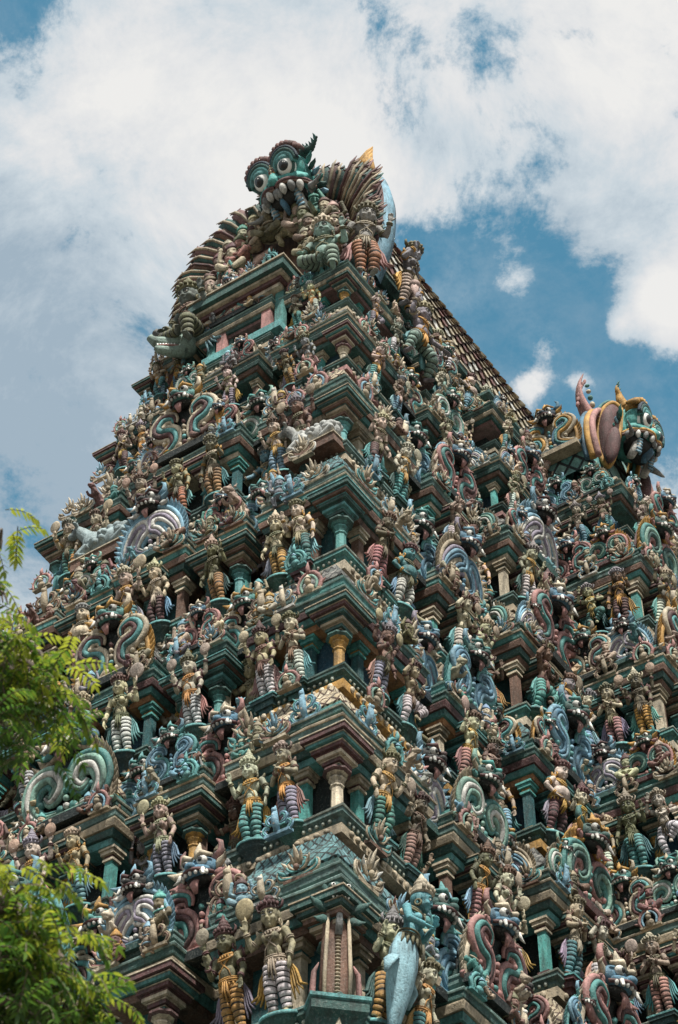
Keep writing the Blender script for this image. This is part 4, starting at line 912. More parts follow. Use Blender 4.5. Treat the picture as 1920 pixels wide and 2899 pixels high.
# ------------------------------------------------------------------ placing the repeats
def keep(l,pi=2,m=.10): return [e for e in l if in_view(e[pi],m)]
def dist(p): return (MB@Vector(p)-CAM).length
STAT=keep(STAT); FIGS=keep(FIGS); CRESTS=keep(CRESTS); PALS=keep(PALS,0); PILS=keep(PILS,0)
# crests: parts of the tower, each with its own parts
CRESTS.sort(key=lambda e:dist(e[2]))
for n,(side,i,p,f,s) in enumerate(CRESTS):
    key,parts=CREST[rnd.choice((0,0,1,1,1,2,2,3,3,4,4,5,6))]
    M=Matrix.Translation(p)@Matrix.Rotation(f,4,'Z')@Matrix.Rotation(R_(9),4,'X')@Matrix.Diagonal((s,s,s,1))
    if n<100:
        b=link('crest',parts['backing_plate'],tower,M)
        for nm in ('scroll','flame_border','mask'): link(nm,parts[nm],b)
PALS.sort(key=lambda e:dist(e[0]))
rest=Geo(); names=[]
for n,(p,f,s) in enumerate(PALS):
    M=Matrix.Translation(p)@Matrix.Rotation(f,4,'Z')@Matrix.Rotation(R_(8),4,'X')@Matrix.Diagonal((s*.92,s,s*rnd.uniform(.85,1.1),1))
    j=rnd.randrange(len(PALM))
    if n<100: link('palmette',PALM[j],tower,M)
    else:
        g,nm=PALG[j]
        for c in nm:
            if c not in names: names.append(c)
        rest.merge(g,M,[names.index(c) for c in nm])
if rest.v: link('palmette_rows',rest.mesh('palmette_rows',[MP[c] for c in names]),tower)['kind']='stuff'
PILS.sort(key=lambda e:dist(e[0]))
for n,(p,f,s,i) in enumerate(PILS[:100]):
    link('pillar',PILLAR[i%4],tower,Matrix.Translation(p)@Matrix.Diagonal((s,s,s,1)))
STRIPS=keep(STRIPS,0); STRIPS.sort(key=lambda e:dist(e[0])); PST=[]
for a,b,c in (('cream','green','beige'),('jade','maroon','cream'),('niche','gold','jade'),('brown','teal','cream')):
    g=Geo(); g.box((0,0,.09),(.26,.24,.18),1); g.box((0,0,.62),(.17,.17,.90),0)
    for z,w_,h in ((1.09,.24,.05),(1.15,.19,.07),(1.23,.30,.08),(1.30,.36,.05)): g.box((0,0,z),(w_,w_,h),2 if w_>.2 else 1)
    PST.append(g.mesh('pilaster',[MP[a],MP[b],MP[c]]))
for n,(p,f,s,i) in enumerate(STRIPS[:100]): link('pilaster',PST[i%4],tower,Matrix.Translation(p)@Matrix.Rotation(f,4,'Z')@Matrix.Diagonal((s,s,s,1)))
# statues
TROUS=['gold','white','teal','pink','blue','sky','maroon','aqua','white','sky','orange','lilac','teal','aqua','white']
TNAME=dict(gold='yellow',white='white',teal='green',pink='pink',blue='blue',sky='pale blue',maroon='maroon',aqua='turquoise',orange='orange',lilac='lilac')
SKIN=['cream','cream','beige','cream','beige','olive','grey','cream','brown','beige']
SNAME=dict(verd='green',slate='grey',cream='cream',beige='tan',olive='olive',grey='grey',brown='brown',sky='blue',teal='green')
def vary(c,a=.12): return tuple(max(.008,x*rnd.uniform(1-a,1+a)) for x in c)
def put_statue(pose,M,skin,tr,plinth=True,crown=None,sash=None,name='statue'):
    lab,d=FIG[pose]; r=bpy.data.objects.new(name,None); COL.objects.link(r); r.matrix_world=M
    link('statue_body',d['body'],r,None,vary(PAL[skin])); link('leggings',d['leggings'],r,None,vary(PAL[tr]))
    link('ornaments',d['ornaments'],r,None,vary(PAL[rnd.choice(('olive','beige','brown','gold','olive'))])); link('headdress',d['headdress'],r,None,vary(PAL[crown or rnd.choice(('beige','cream','olive','brown','maroon','grey'))]))
    link('eyes',d['eyes'],r,None)
    if d['sash'] and sash!=0: link('sash',d['sash'],r,None,vary(PAL[sash or rnd.choice(('sky','teal','pink','lilac','green','aqua','gold'))]))
    if d['emblem']: link('emblem',d['emblem'],r,None,vary(PAL['beige']))
    if plinth: link('plinth',rnd.choice((PL_ROUND,PL_SQ,PL_ROUND)),r,None,vary(PAL[rnd.choice(('green','green','maroon','green'))]))
    return r
ORD=['first','second','third','fourth','fifth','sixth','seventh','eighth','ninth','tenth','eleventh','twelfth','thirteenth','fourteenth','fifteenth','sixteenth','seventeenth','eighteenth','nineteenth','twentieth']
ORD+=[t+'-'+u for t in ('twenty','thirty','forty','fifty') for u in ORD[:9]]
LEVEL=['lowest','second','third','fourth','fifth','sixth','topmost']
SIDE=dict(g='gable side',l='long side',b='bay under yellow demon')
def along(side,p): return p[1] if side=='g' else (p[0] if side=='l' else -p[1])
PS=['raised_hand','lowered_hand','folded_hands','four_armed','stout','fan_bearer','raised_hand_turned','lowered_hand_turned','fan_bearer_turned','dancing','four_armed']
PRC=['striding','striding_turned','dancing','dancing_turned','striding','four_armed','seated']
groups={}
for e in STAT: groups.setdefault((e[0],e[1]),[]).append(e)
last=None
for (side,i),l in sorted(groups.items()):
    l.sort(key=lambda e:along(side,e[2]))
    for n,(sd_,i_,p,f,s,kind) in enumerate(l):
        c=PRC if kind=='r' else PS
        pose=rnd.choice([q for q in c if q!=last]); last=pose
        s*=rnd.uniform(.92,1.06); tr=rnd.choice(TROUS); sk=rnd.choice(SKIN)
        if rnd.random()<.05: sk=rnd.choice(('sky','teal'))
        M=MB@Matrix.Translation(p)@Matrix.Rotation(f+rnd.uniform(-.16,.16),4,'Z')@Matrix.Rotation(R_(rnd.uniform(8,13)),4,'X')@Matrix.Diagonal((s*.95,s*.95,s*1.05,1))
        r=put_statue(pose,M,sk,tr)
        tag(r,'%s statue in %s leggings, %s on %s tier, %s'%(SNAME[sk],TNAME[tr],ORD[n],LEVEL[i],SIDE[side]),'statue','statues on the tower tiers')
groups={}
for e in FIGS: groups.setdefault((e[0],e[1]),[]).append(e)
for (side,i),l in sorted(groups.items()):
    l.sort(key=lambda e:along(side,e[2]))
    for n,(sd_,i_,p,f,s) in enumerate(l):
        s*=rnd.uniform(.80,1.08)
        M=MB@Matrix.Translation(Vector(p)+Vector((0,0,.04)))@Matrix.Rotation(f+rnd.uniform(-.3,.3),4,'Z')@Matrix.Rotation(R_(8),4,'X')@Matrix.Diagonal((s,s,s,1))
        sk=rnd.choice(['beige','olive','brown','beige','cream','grey','sky','teal','rose','beige'])
        nm={**SNAME,'rose':'dusky pink'}[sk]
        if rnd.random()<.22:
            o=link('lion_carving',YALI,None,None,vary(PAL[sk])); o.matrix_world=M
            tag(o,'small %s crouching lion, %s above the %s tier, %s'%(nm,ORD[n],LEVEL[i],SIDE[side]),'lion carving','small carvings among the crests')
        else:
            lab,(b,h)=SMALL[rnd.choice(list(SMALL))]
            o=bpy.data.objects.new('dwarf_carving',None); COL.objects.link(o); o.matrix_world=M
            link('dwarf_body',b,o,None,vary(PAL[sk])); link('headdress',h,o,None,vary(PAL[rnd.choice(('beige','aqua','olive','maroon','sky','gold'))]))
            tag(o,'small %s dwarf, %s above the %s tier, %s'%(nm,ORD[n],LEVEL[i],SIDE[side]),'dwarf carving','small carvings among the crests')
print('COUNTS stat',len(STAT),'figs',len(FIGS),'crest',len(CRESTS),'pal',len(PALS),'pil',len(PILS))
# ------------------------------------------------------------------ single works
def rootat(name,p,rz=0,rx=0,s=1.0,sx=1.0):
    r=bpy.data.objects.new(name,None); COL.objects.link(r)
    r.matrix_world=MB@Matrix.Translation(p)@Matrix.Rotation(rz,4,'Z')@Matrix.Rotation(rx,4,'X')@Matrix.Diagonal((s*sx,s,s,1)); return r
# fanged head over the gable
r=demon_head(rootat('demon_head',(8.72,7.75,48.0),FG-.10,R_(29),.98,.90),('jade','aqua','rose','gold','maroon','green'),tooth=.85)
tag(r,'huge teal demon head with bulging white eyes and grey fangs crowning the gable','demon head')
# yellow-browed head on the bay
r=demon_head(rootat('demon_head',(17.55,2.95,43.3),.06,R_(12),.90,.88),('jade','aqua','gold','pink','gold','gold'),True,True,.62)
tk=Geo(); tk.tube(catmull([(-.85,.55,.0),(-1.15,.85,.25),(-1.42,1.1,.8),(-1.5,1.2,1.4),(-1.34,1.2,2.05)],6),[.38*(1-.96*(j/24)**1.2) for j in range(25)],0,12,flat=.55)
for j in range(5): tk.ell((-1.18-.09*j+.014*j*j,.70+.08*j,.42+.27*j),(.13-.018*j,.08,.12-.015*j),1+j%2,10,7)
for j in range(7): tk.ell((-1.58-.02*j+.012*j*j,1.1+.01*j,.55+.2*j),(.07-.006*j,.06,.11),0,8,6)
link('tusk_crest',tk.mesh('tusk_crest',[MP['pink'],MP['teal'],MP['cream']]),r)
tag(r,'green-faced demon head with yellow brows, maroon ears and upright pink tusk on the bay','demon head')
# small vault carrying that head
g=Geo(); pr=[(-1.35,43.0),(-1.5,43.6),(-1.38,44.3),(-.9,44.95),(0,45.25),(.9,44.95),(1.38,44.3),(1.5,43.6),(1.35,43.0)]
vs=[];fs=[];m=len(pr)
for q in range(9):
    for x,z in pr: vs.append((17.7+x,3.55+.45*q,z-1.3))
for q in range(8):
    for j in range(m-1): fs.append((q*m+j,q*m+j+1,(q+1)*m+j+1,(q+1)*m+j)); g.uv[len(fs)-1]=[(q*.45,j*.6),(q*.45,j*.6+.6),(q*.45+.45,j*.6+.6),(q*.45+.45,j*.6)]
fs.append(tuple(range(m))[::-1]); g.add(vs,[f[::-1] for f in fs],0,False)
vault=tpart('bay_vault',g,[paint('vault_tiles',(.10,.33,.33),lattice=(.45,(.02,.03,.04),(.24,.42,.40)))])
g=Geo(); ap=catmull([(17.7+x*1.12,3.45,41.7+(z-43)*1.12) for x,z in pr],5); g.tube(ap,.11,0,8); g.tube([p+Vector((0,-.14,-.02)) for p in ap],.09,1,8); g.tube([p+Vector((0,.16,.05)) for p in ap],.09,2,8)
link('vault_rim',g.mesh('vault_rim',[MP['gold'],MP['pink'],MP['blue']]),vault)
# gilded crest at the near end of the bay roof
k,parts=CREST[3]; M=Matrix.Translation((15.9,4.35,43.05))@Matrix.Rotation(FG,4,'Z')@Matrix.Rotation(R_(6),4,'X')@Matrix.Diagonal((1.1,1.1,1.1,1))
names=['blue','gold','cream','gold']; b=rootat('gilded_crest',(16.0,4.45,42.25),FG,R_(6),1.15)
cm=crest('gilded_crest',['blue','aqua','gold','cream'],'gold','beige','navy',0)[1]
for nm in cm: link(nm,cm[nm],b)
tag(b,'gilded scroll crest with blue stripes standing on the bay roof beside the yellow demon','crest')
# recumbent bulls with cloudlike fleece on the fifth tier
def bull():
    b=Geo(); b.ell((0,0,.42),(.62,.30,.34),0,18,12); b.ell((-.52,-.05,.62),(.26,.22,.30),0)
    b.tube([(-.55,-.05,.72),(-.72,-.10,.92),(-.80,-.14,1.02)],[.19,.16,.14],0,10); b.ell((-.86,-.16,1.04),(.17,.13,.14)); b.ell((-1.0,-.18,.98),(.12,.095,.09))
    for k in (-1,1): b.tube([(-.82,-.14+k*.12,1.12),(-.80,-.14+k*.24,1.14),(-.78,-.14+k*.30,1.10)],[.05,.045,.015],0,7); b.tube([(-.84,-.14+k*.07,1.15),(-.82,-.14+k*.12,1.27)],[.035,.01],0,6)
    b.tube([(-.5,-.25,.35),(-.72,-.34,.14),(-.5,-.36,.06)],[.13,.09,.06],0,8); b.tube([(.4,-.25,.35),(.58,-.36,.2),(.25,-.38,.06)],[.18,.11,.07],0,8); b.tube([(-.5,.2,.35),(-.74,.25,.14),(-.5,.27,.06)],[.13,.09,.06],0,8)
    for j in range(60):
        a=rnd.uniform(-.1,PI*.98); x=rnd.uniform(-.50,.55); s_=math.sqrt(max(0,1-(x/.66)**2)); b.ell((x,-.31*s_*math.cos(a),.42+.34*s_*math.sin(a)),rnd.uniform(.07,.10),0,10,7)
    e=Geo()
    for k in (-1,1): e.ell((-.93,-.17+k*.105,1.08),(.03,.02,.03),0,8,6)
    return remeshed(b,'bull_body',M_OBJ,.016),e.mesh('bull_eyes',[M_GLOSS])
BB,BE=bull(); xg5,yl5,G5,L5=segs(ZB[4]); zt=ZB[4]
for (x,y,rz,s,lab,c) in ((xg5-PR-.25,yl5-.28,FG,.82,'white fleecy bull statue resting on the corner ledge beside a seated man','white'),(xg5-PR-.2,2*YC-yl5-1.25,FG,1.0,'pale blue-white fleecy bull statue at the outer edge of the gable side','sky')):
    r=rootat('bull_statue',(x,y,zt+.02),rz,R_(5),s); link('bull_body',BB,r,None,(.40,.41,.39) if c=='white' else (.25,.32,.33)); link('eyes',BE,r)
    q=Geo(); q.box((-.1,-.02,-.14),(1.5,.75,.26),0); q.box((-.1,-.02,.0),(1.56,.81,.03),1); link('plinth',q.mesh('bull_plinth',[MP['brown'],MP['cream']]),r)
    tag(r,lab,'bull statue','fleecy bulls on the fifth tier')
# fish-tailed blue figure by the lowest corner, and the tall carved stele beside it
def mermaid():
    b=Geo(); P=Vector((0,-.05,.86)); C=Vector((.02,-.06,1.20)); H=Vector((.08,-.12,1.56))
    b.ell(P,(.16,.14,.14)); b.ell(lerp(P,C,.5),(.13,.11,.16)); b.ell(C,(.17,.12,.14)); b.ell(C+Vector((0,.02,.07)),(.21,.09,.07))
    for k in (-1,1): b.ell(C+Vector((k*.08,-.11,0)),(.07,.065,.07))
    b.tube([C,lerp(C,H,.6),H],[.08,.06,.055],0,10); hm=head(b,H,.25,.1,1.25)
    for sg,el,wr,hd,pl in ((-1,(-.30,-.14,1.04),(-.10,-.30,1.06),(1,-.3,.2),(0,-.3,1)),(1,(.32,-.14,1.06),(.16,-.34,1.16),(-.6,-.4,.6),(-1,0,0))):
        b.ell((sg*.21,-.05,1.27),.07); b.tube(chain([(sg*.21,-.05,1.27),el,wr],4),[.065,.062,.06,.055,.052,.05,.046,.042,.036],0,10); hand(b,wr,hd,pl,1.3,.2,sg)
    t=Geo(); t.lathe([(.03,-.62),(.10,-.5),(.17,-.2),(.25,.15),(.285,.45),(.27,.68),(.21,.84),(.17,.92)],(0,-.02,0),0,24,sq=(1,.72))
    for k in (-1,1): t.tube([(k*.30,0,.45),(k*.46,-.03,.30),(k*.48,0,.08)],[.09,.10,.02],0,8,flat=.3); t.tube([(0,0,-.55),(k*.2,-.05,-.72),(k*.34,-.04,-.9)],[.10,.13,.02],0,8,flat=.35)
    e=Geo()
    for k in (-1,1):
        c=H+(hm@Vector((k*.044,-.108,.008)))*1.25; e.ell(c,(.032,.019,.014),0,12,8,hm); e.ell(c+hm@Vector((0,-.012,0)),(.013,.011,.012),1,8,6,hm)
        e.tube([H+(hm@Vector((k*.012,-.124,.030)))*1.25,H+(hm@Vector((k*.045,-.127,.046)))*1.25,H+(hm@Vector((k*.082,-.103,.030)))*1.25],[.005,.008,.003],1,5)
    e.ell(H+hm@Vector((0,-.145,-.09)),(.026,.011,.011),2,10,6,hm)
    o=Geo()
    for z_,rr in ((1.36,.11),(1.31,.15)): o.ring((.02,-.08,z_),rr,.02,0,Matrix.Rotation(.45,3,'X'),18,6)
    for dz in (0,.05,.10): o.ring((0,-.05,.86+dz),.17,.018,0,None,20,5,(1,.85))
    for j in range(9):
        a=R_(-90+(j-4)*22); o.tube([(.19*math.cos(a),-.05+.16*math.sin(a),.86),(.25*math.cos(a),-.05+.21*math.sin(a),.70)],[.035,.012],0,6)
    for k in (-1,1): o.ring(H+hm@Vector((k*.16,0,-.12)),.045,.018,0,Matrix.Rotation(PI/2,3,'Y'),12,5)
    c=Geo(); T=H+hm@Vector((0,.01,.12)); Mh=hm@Matrix.Rotation(-.25,3,'X')
    c.lathe([(.13,-.05),(.165,-.03),(.165,.0),(.14,.02),(.15,.05),(.135,.09),(.10,.11),(.115,.13),(.11,.17),(.075,.19),(.08,.22),(.05,.25),(.03,.30),(.004,.34)],T,0,16,Mh)
    for j in range(-3,4):
        a=R_(-90+j*26); p=T+Mh@Vector((.16*math.cos(a),.16*math.sin(a),0)); c.tube([p,p+Mh@Vector((0,-.01,.05)),p+Mh@Vector((0,.01,.1))],[.028,.03,.006],0,6)
    return remeshed(b,'mermaid_body',M_OBJ,.011),t.mesh('fish_tail',[M_OBJ]),e.mesh('mermaid_eyes',[M_EYE,M_GLOSS,MP['red']]),o.mesh('mermaid_ornaments',[M_OBJ]),c.mesh('mermaid_crown',[M_OBJ])
mb,mt,me_,mo,mc=mermaid(); xg0,yl0,_,_=segs(ZB[0])
r=rootat('mermaid_statue',(xg0+.02,yl0-PR-.55,ZB[0]+.32),.25,R_(9),1.05)
for n,me,c in (('statue_body',mb,(.10,.30,.34)),('fish_tail',mt,(.26,.44,.50)),('eyes',me_,(1,1,1)),('ornaments',mo,PAL['olive']),('headdress',mc,PAL['cream'])): link(n,me,r,None,c)
tag(r,'blue-skinned statue with a pale fish tail in place of legs beside the lowest corner','statue')
def stele():
    g=Geo(); g.tube([(0,0,-.5),(0,0,.2),(0,0,1.3),(0,0,1.55)],[.20,.26,.22,.15],0,10,flat=.6,up=(0,-1,0))
    for k in (-1,1):
        g.tube([(k*.30,-.02,-.2),(k*.36,-.02,.1),(k*.34,-.02,.45),(k*.27,0,.62)],[.06,.10,.08,.02],1,8,flat=.5); g.tube([(k*.19,-.12,-.4),(k*.20,-.15,.4),(k*.16,-.13,1.4)],[.03,.035,.03],2,6)
        leaf(g,(k*.14,-.1,1.5),(k*1,0,.3),.36,.10,3,.3); leaf(g,(k*.12,-.1,1.35),(k*1,0,-.3),.30,.08,3,.3)
    for j in range(26): g.ell((0,-.155+.001*j,-.35+.062*j),(.05,.045,.026),2,8,5)
    g.tube([(0,-.16,1.05),(0,-.22,1.28),(0,-.24,1.52)],[.06,.055,.035],4,8)
    m=Geo(); m.ell((0,-.12,1.78),(.24,.20,.18)); m.ell((0,-.26,1.70),(.16,.12,.09)); m.ell((0,-.14,1.95),(.12,.10,.08))
    for k in (-1,1): m.ell((k*.12,-.25,1.84),(.075,.06,.06)); m.ell((k*.2,-.14,1.70),(.08,.10,.08)); m.ell((k*.20,-.05,1.92),(.06,.05,.08))
    e=Geo()
    for k in (-1,1): e.ell((k*.12,-.295,1.84),(.04,.03,.035),0,9,6); e.ell((k*.12,-.32,1.84),(.018,.014,.018),1,7,5)
    for j in range(5): e.ell(((j-2)*.06,-.34+.015*abs(j-2),1.63),(.022,.02,.035),0,6,5)
    return g.mesh('stele_slab',[MP['brown'],MP['pink'],MP['beige'],MP['green'],MP['grey']]),remeshed(m,'stele_mask',MP['green'],.016),e.mesh('stele_eyes',[M_EYE,M_GLOSS])
s1,s2,s3=stele()
r=rootat('carved_stele',(xg0-PR+.05,yl0-PR+.05,ZB[0]+.10),-PI/4,R_(5),.93); link('slab',s1,r); m_=link('mask',s2,r); link('eyes',s3,m_)
tag(r,'tall maroon carved stele with beaded spine and green mask on the lowest corner','stele')
q=Geo(); q.lathe([(.42,-.5),(.5,-.34),(.62,-.24),(.62,-.08),(.66,-.06),(.66,0)],(0,0,0),0,4,smooth=False,mats=[0,0,0,1,1]); link('plinth',q.mesh('stele_plinth',[MP['green'],MP['aqua']]),r,Matrix.Translation((0,0,-.12)))
# guardians seated about the gable
def giant(pose,p,rz,s,skin,tr,lab,crown='beige',rx=8):
    M=MB@Matrix.Translation(p)@Matrix.Rotation(rz,4,'Z')@Matrix.Rotation(R_(rx),4,'X')@Matrix.Diagonal((s*1.1,s*1.05,s,1))
    r=put_statue(pose,M,skin,tr,False,crown,None,'guardian_statue'); tag(r,lab,'guardian statue'); return r
giant('seated',(8.25,6.2,41.9),FG+.25,1.5,'verd','verd','big grey-green guardian seated beside the gable window under the teal demon head','cream')
giant('seated',(8.05,9.95,41.5),FG-.1,1.7,'slate','olive','big dark grey guardian with a broad face at the outer foot of the gable','olive')
giant('raised_hand',(8.75,5.5,42.6),FG+PI/4,1.45,'grey','orange','tall grey guardian with orange leggings raising a palm at the end of the feather arch','olive')
giant('lowered_hand',(10.3,5.35,42.9),.15,1.4,'grey','beige','tall grey guardian facing the long side beside the feather arch','olive')
giant('striding',(10.6,5.3,40.95),.1,1.3,'grey','verd','large grey striding guardian on the long side just below the barrel roof','beige')
# crocodile-like beasts jutting from the foot of the gable
def makara():
    b=Geo(); b.ell((0,0,.3),(.42,.40,.42)); b.tube([(0,-.2,.36),(0,-.7,.30),(0,-1.05,.36),(0,-1.2,.52),(0,-1.12,.66)],[.34,.25,.19,.13,.07],0,10); b.tube([(0,-.15,.05),(0,-.55,-.05),(0,-.95,-.02),(0,-1.08,.06)],[.28,.20,.15,.08],0,10)
    for k in (-1,1): b.ell((k*.24,-.30,.56),(.15,.17,.13)); b.tube([(k*.3,-.05,.5),(k*.5,.1,.7),(k*.45,.2,.95)],[.14,.12,.02],0,8)
    e=Geo()
    for k in (-1,1): e.ell((k*.31,-.36,.58),(.075,.085,.075),0,10,7); e.ell((k*.36,-.40,.59),(.035,.04,.04),1,8,6); e.tube([(k*.2,-.3,.03),(k*.17,-.7,.06),(k*.1,-1.0,.10)],[.05,.04,.03],2,6)
    for j in range(7):
        for k in (-1,1): e.lathe([(.004,-.10),(.035,0)],(k*(.20-.015*j),-.45-.09*j,.13),0,7)
    for j in range(5): leaf(e,(0,.05-.12*j,.72-.05*j),(0,.3,1),.26,.08,3,.1,(0,1,0))
    return remeshed(b,'makara_body',M_OBJ,.022),e.mesh('makara_features',[M_EYE,M_GLOSS,MP['pink'],MP['gold']])
mk,mf=makara()
for p,rz,c,lab in (((7.9,10.1,42.0),FG-.75,'verd','grey-green crocodile-headed beast, the lower of two jutting from the foot of the gable'),((8.3,10.3,43.0),FG-.95,'slate','dark grey crocodile-headed beast, the upper of two jutting from the foot of the gable')):
    r=rootat('makara_beast',p,rz,R_(8),.74); link('makara_body',mk,r,None,PAL[c]); link('features',mf,r); tag(r,lab,'beast sculpture','crocodile-headed beasts')
# carvings that fill the arch and the eaves of the long side
n=0
for ring_,cnt,rx_,sc in ((.80,0,0,0),(.60,15,-.45,1.25),(.40,11,-.60,1.35)):
    for j in range(cnt):
        a=R_(-18+216*j/(cnt-1)); y=YG-3.2*ring_*math.cos(a); z=45.6+2.9*ring_*math.sin(a)-.2
        if not in_view((XG,y,z)): continue
        n+=1; lab,(b_,h_)=SMALL[rnd.choice(list(SMALL))]; s=sc*rnd.uniform(.9,1.2); c=rnd.choice(('beige','brown','cream','pink','teal','olive','beige'))
        M=MB@Matrix.Translation((XG+rx_+.1,y,z))@Matrix.Rotation(FG+rnd.uniform(-.3,.3),4,'Z')@Matrix.Rotation(R_(14),4,'X')@Matrix.Diagonal((s,s,s,1))
        o=bpy.data.objects.new('dwarf_carving',None); COL.objects.link(o); o.matrix_world=M; link('dwarf_body',b_,o,None,vary(PAL[c])); link('headdress',h_,o,None,vary(PAL[rnd.choice(('beige','maroon','olive','teal'))]))
        tag(o,'small %s dwarf, %s round the %s row inside the feather arch'%({**SNAME,'pink':'pink'}[c],ORD[j],'outer' if ring_>.5 else 'inner'),'dwarf carving','small carvings inside the arch')
x=12.2;n=0
while x<15.6:
    pose=('seated','striding','stout','seated','folded_hands','dancing')[n%6]; sk=rnd.choice(SKIN); tr=rnd.choice(TROUS); s=rnd.uniform(.85,1.0)
    M=MB@Matrix.Translation((x,5.75,42.55))@Matrix.Rotation(rnd.uniform(-.2,.3),4,'Z')@Matrix.Rotation(R_(8),4,'X')@Matrix.Diagonal((s,s,s,1))
    tag(put_statue(pose,M,sk,tr,False),'%s statue in %s leggings, %s from the guardian along the barrel roof eave'%(SNAME[sk],TNAME[tr],ORD[n]),'statue','statues along the barrel roof eave'); x+=.8; n+=1
fl=Geo()
for j in range(4): leaf(fl,(XG+.0-.02*j,YG-2.75+.12*j,48.05+.12*j),(0,.25-.2*j,1),.75,.17,0,.1)
link('flame_finial',fl.mesh('flame_finial',[MP['gold']]),ga)
# ------------------------------------------------------------------ neem tree at the left of the view
def px_point(X,Y,d): return CAM+px_dir(X-48,Y-5)*d
def leafmat():
    m=bpy.data.materials.new('neem_leaf'); m.use_nodes=True; nt=m.node_tree; L=nt.links.new; b=nt.nodes['Principled BSDF']; out=nt.nodes['Material Output']
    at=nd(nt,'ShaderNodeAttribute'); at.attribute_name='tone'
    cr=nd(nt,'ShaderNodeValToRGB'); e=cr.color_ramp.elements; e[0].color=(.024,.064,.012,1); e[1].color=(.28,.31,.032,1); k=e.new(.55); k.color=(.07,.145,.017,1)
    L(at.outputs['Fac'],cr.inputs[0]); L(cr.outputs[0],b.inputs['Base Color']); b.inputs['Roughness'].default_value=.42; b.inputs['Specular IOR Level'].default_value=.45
    tr=nd(nt,'ShaderNodeBsdfTranslucent'); hs=nd(nt,'ShaderNodeHueSaturation'); hs.inputs['Value'].default_value=1.6; L(cr.outputs[0],hs.inputs['Color']); L(hs.outputs[0],tr.inputs['Color'])
    mx=nd(nt,'ShaderNodeMixShader'); mx.inputs[0].default_value=.42; L(b.outputs[0],mx.inputs[1]); L(tr.outputs[0],mx.inputs[2]); L(mx.outputs[0],out.inputs['Surface']); return m
tr_=random.Random(21)
lv=[];lf=[];lt=[]; twigs=Geo()
def leaflet(p,d,n,L_,w,t):
    d=d.normalized(); s=d.cross(n).normalized(); n=s.cross(d); o=len(lv)
    P=[p,p+d*L_*.28+s*w+n*L_*.03,p+d*L_*.28-s*w+n*L_*.03,p+d*L_*.62+s*w*.8-n*L_*.02,p+d*L_*.62-s*w*.8-n*L_*.02,p+d*L_-n*L_*.16,p+d*L_*.28,p+d*L_*.62-n*L_*.05]
    lv.extend(P); F=[(0,6,1),(0,2,6),(1,6,7,3),(6,2,4,7),(3,7,5),(7,4,5)]
    for f in F: lf.append(tuple(i+o for i in f)); lt.append(t)
def compound(p,d,t):
    """one pinnate leaf: a drooping stalk with paired lance-shaped leaflets"""
    L_=tr_.uniform(.19,.28); pts=[]; q=p.copy(); v=d.normalized()
    for i in range(8): pts.append(q.copy()); q=q+v*L_/7; v=(v+Vector((0,0,-.17))).normalized()
    twigs.tube(pts,[.0035]*8,1,4,cap=False)
    for i in range(1,8):
        a=(pts[min(i+1,7)]-pts[i-1]).normalized(); s=a.cross(Vector((0,0,1)));
        if s.length<.05: s=Vector((1,0,0))
        s.normalize()
        for k in (-1,1):
            dd=(a*.55+s*k*.85+Vector((0,0,-.35+tr_.uniform(-.2,.2)))).normalized()
            leaflet(pts[i],dd,Vector((tr_.uniform(-.4,.4),tr_.uniform(-.4,.4),1)).normalized(),tr_.uniform(.058,.09)*(1-.05*abs(i-4)),tr_.uniform(.008,.0125),min(1,max(0,t+tr_.uniform(-.32,.38))))  # wide tone spread paints bright highlights among the leaflets
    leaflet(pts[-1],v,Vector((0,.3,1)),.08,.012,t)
trunk=Vector((-4.3,8.3,0)); tg=Geo()
tg.tube(catmull([trunk,trunk+Vector((.1,.1,2.5)),trunk+Vector((-.1,.3,5)),trunk+Vector((.05,.5,7.4)),trunk+Vector((.3,.8,9.6)),trunk+Vector((.5,1.0,11.4))],6),[.30-.0085*i for i in range(31)],0,12)
def cluster(center,radii,count,tone,src):
    c=Vector(center); src=Vector(src)
    mid=lerp(src,c,.55)+Vector((0,0,.35)); tg.tube(catmull([src,mid,c],6),[.034-.0018*i for i in range(13)],0,7)
    heads=[]
    for i in range(max(4,count//9)):
        u=Vector((tr_.gauss(0,.45),tr_.gauss(0,.45),tr_.gauss(0,.45))); h=c+Vector((u.x*radii[0],u.y*radii[1],u.z*radii[2])); heads.append(h)
        twigs.tube(catmull([c,lerp(c,h,.5)+Vector((0,0,.08)),h],4),[.016-.0015*j for j in range(9)],0,5)
    for i in range(int(count*.82)):
        h=tr_.choice(heads); d=Vector((tr_.uniform(-1,1),tr_.uniform(-1,1),tr_.uniform(-.55,.7)))
        p=h+Vector((tr_.gauss(0,.10),tr_.gauss(0,.10),tr_.gauss(0,.08)))
        compound(p,d,tone+ .22*(p.z-c.z)/radii[2]+tr_.uniform(-.12,.12))  # paler leaves higher in the clump, light from above put into the colour
B=px_point
S1=trunk+Vector((.05,.5,7.0)); S2=trunk+Vector((.3,.8,9.2)); S0=trunk+Vector((-.1,.3,5.2))
HA=B(-60,2010,12.9); HB=B(-40,2800,11.9)
tg.tube(catmull([S2,lerp(S2,HA,.5)+Vector((0,0,.3)),HA],6),[.11-.006*i for i in range(13)],0,9); tg.tube(catmull([S1,lerp(S1,HB,.5)+Vector((0,0,.25)),HB],6),[.12-.0065*i for i in range(13)],0,9)
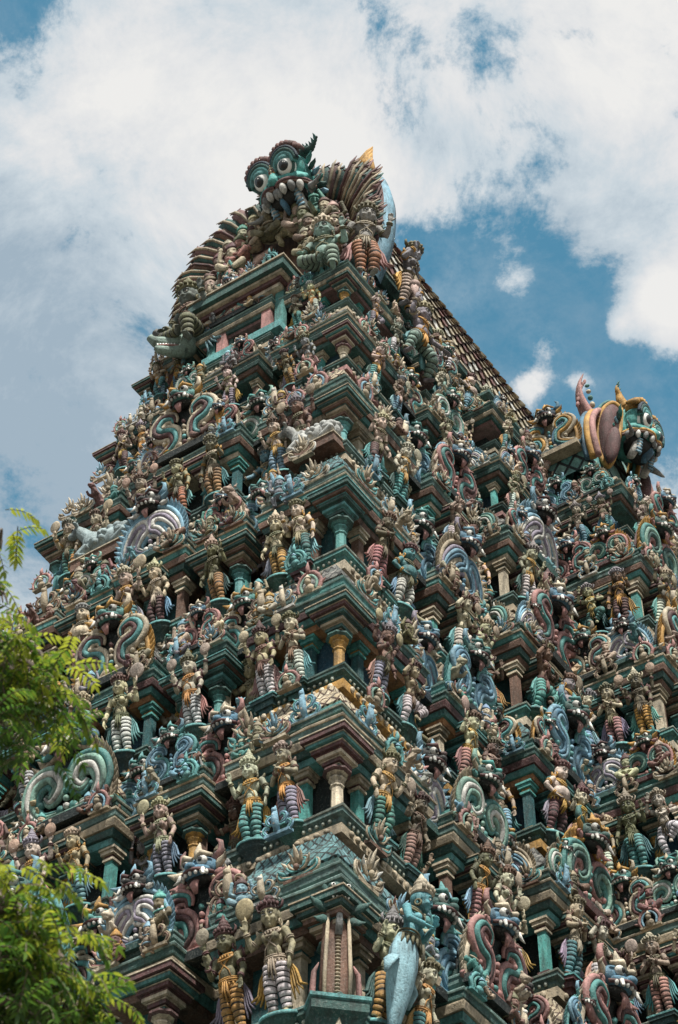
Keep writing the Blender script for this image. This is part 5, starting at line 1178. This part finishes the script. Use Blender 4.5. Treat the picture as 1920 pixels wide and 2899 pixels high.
cl=[ # the masses seen in the photograph
 (B(20,1930,12.6),(.30,.34,.26),60,.5,HA),(B(110,1980,12.8),(.28,.3,.22),52,.55,HA),(B(30,2060,12.4),(.22,.28,.12),34,.35,HA),(B(205,1985,12.9),(.16,.2,.13),30,.6,HA),(B(60,1850,12.7),(.16,.2,.07),20,.85,HA),(B(190,1890,13),(.08,.14,.05),9,.8,HA),(B(150,2060,13),(.14,.2,.07),16,.5,HA),
 (B(45,1560,13),(.07,.15,.10),9,.8,HA),(B(35,1700,13),(.07,.15,.08),8,.6,HA),(B(-130,1640,13),(.18,.3,.3),30,.6,HA),
 (B(40,2740,11.6),(.40,.45,.30),95,.45,HB),(B(150,2800,11.7),(.34,.4,.22),80,.5,HB),(B(50,2590,11.7),(.30,.34,.16),60,.62,HB),(B(220,2880,11.8),(.30,.34,.12),50,.45,HB),(B(-10,2520,11.6),(.16,.25,.12),24,.75,HB),(B(120,2610,11.8),(.12,.2,.08),18,.75,HB),(B(310,2860,11.9),(.10,.2,.08),14,.65,HB),(B(210,2760,11.8),(.12,.2,.07),18,.75,HB),(B(10,2870,11.4),(.45,.45,.22),90,.3,HB),(B(110,2690,11.5),(.2,.25,.1),26,.85,HB)]
for k in range(26):   # the rest of the crown, beyond the left edge of the view
    a=tr_.uniform(0,6.28); rr=tr_.uniform(.3,1.9); cl.append((trunk+Vector((-.9+rr*math.cos(a),.6+rr*math.sin(a),tr_.uniform(7.2,12.2))),(.6,.6,.42),80,.5,trunk+Vector((.1+.02*k,.5+.02*k,6.8+.16*k))))
for c in cl: cluster(*c)
tree=bpy.data.objects.new('neem_tree',None); COL.objects.link(tree); tree.location=trunk; tree['label']='leafy green neem tree leaning into view in front of the gable side'; tree['category']='tree'
bpy.context.view_layer.update()
I_=Matrix.Translation(-trunk)
bark=paint('bark',(.12,.09,.065),grime=.5); LM=leafmat()
link('trunk',tg.mesh('trunk',[bark]),tree,I_)
tw=link('twigs',twigs.mesh('twigs',[bark,MP['olive']]),tree,I_)
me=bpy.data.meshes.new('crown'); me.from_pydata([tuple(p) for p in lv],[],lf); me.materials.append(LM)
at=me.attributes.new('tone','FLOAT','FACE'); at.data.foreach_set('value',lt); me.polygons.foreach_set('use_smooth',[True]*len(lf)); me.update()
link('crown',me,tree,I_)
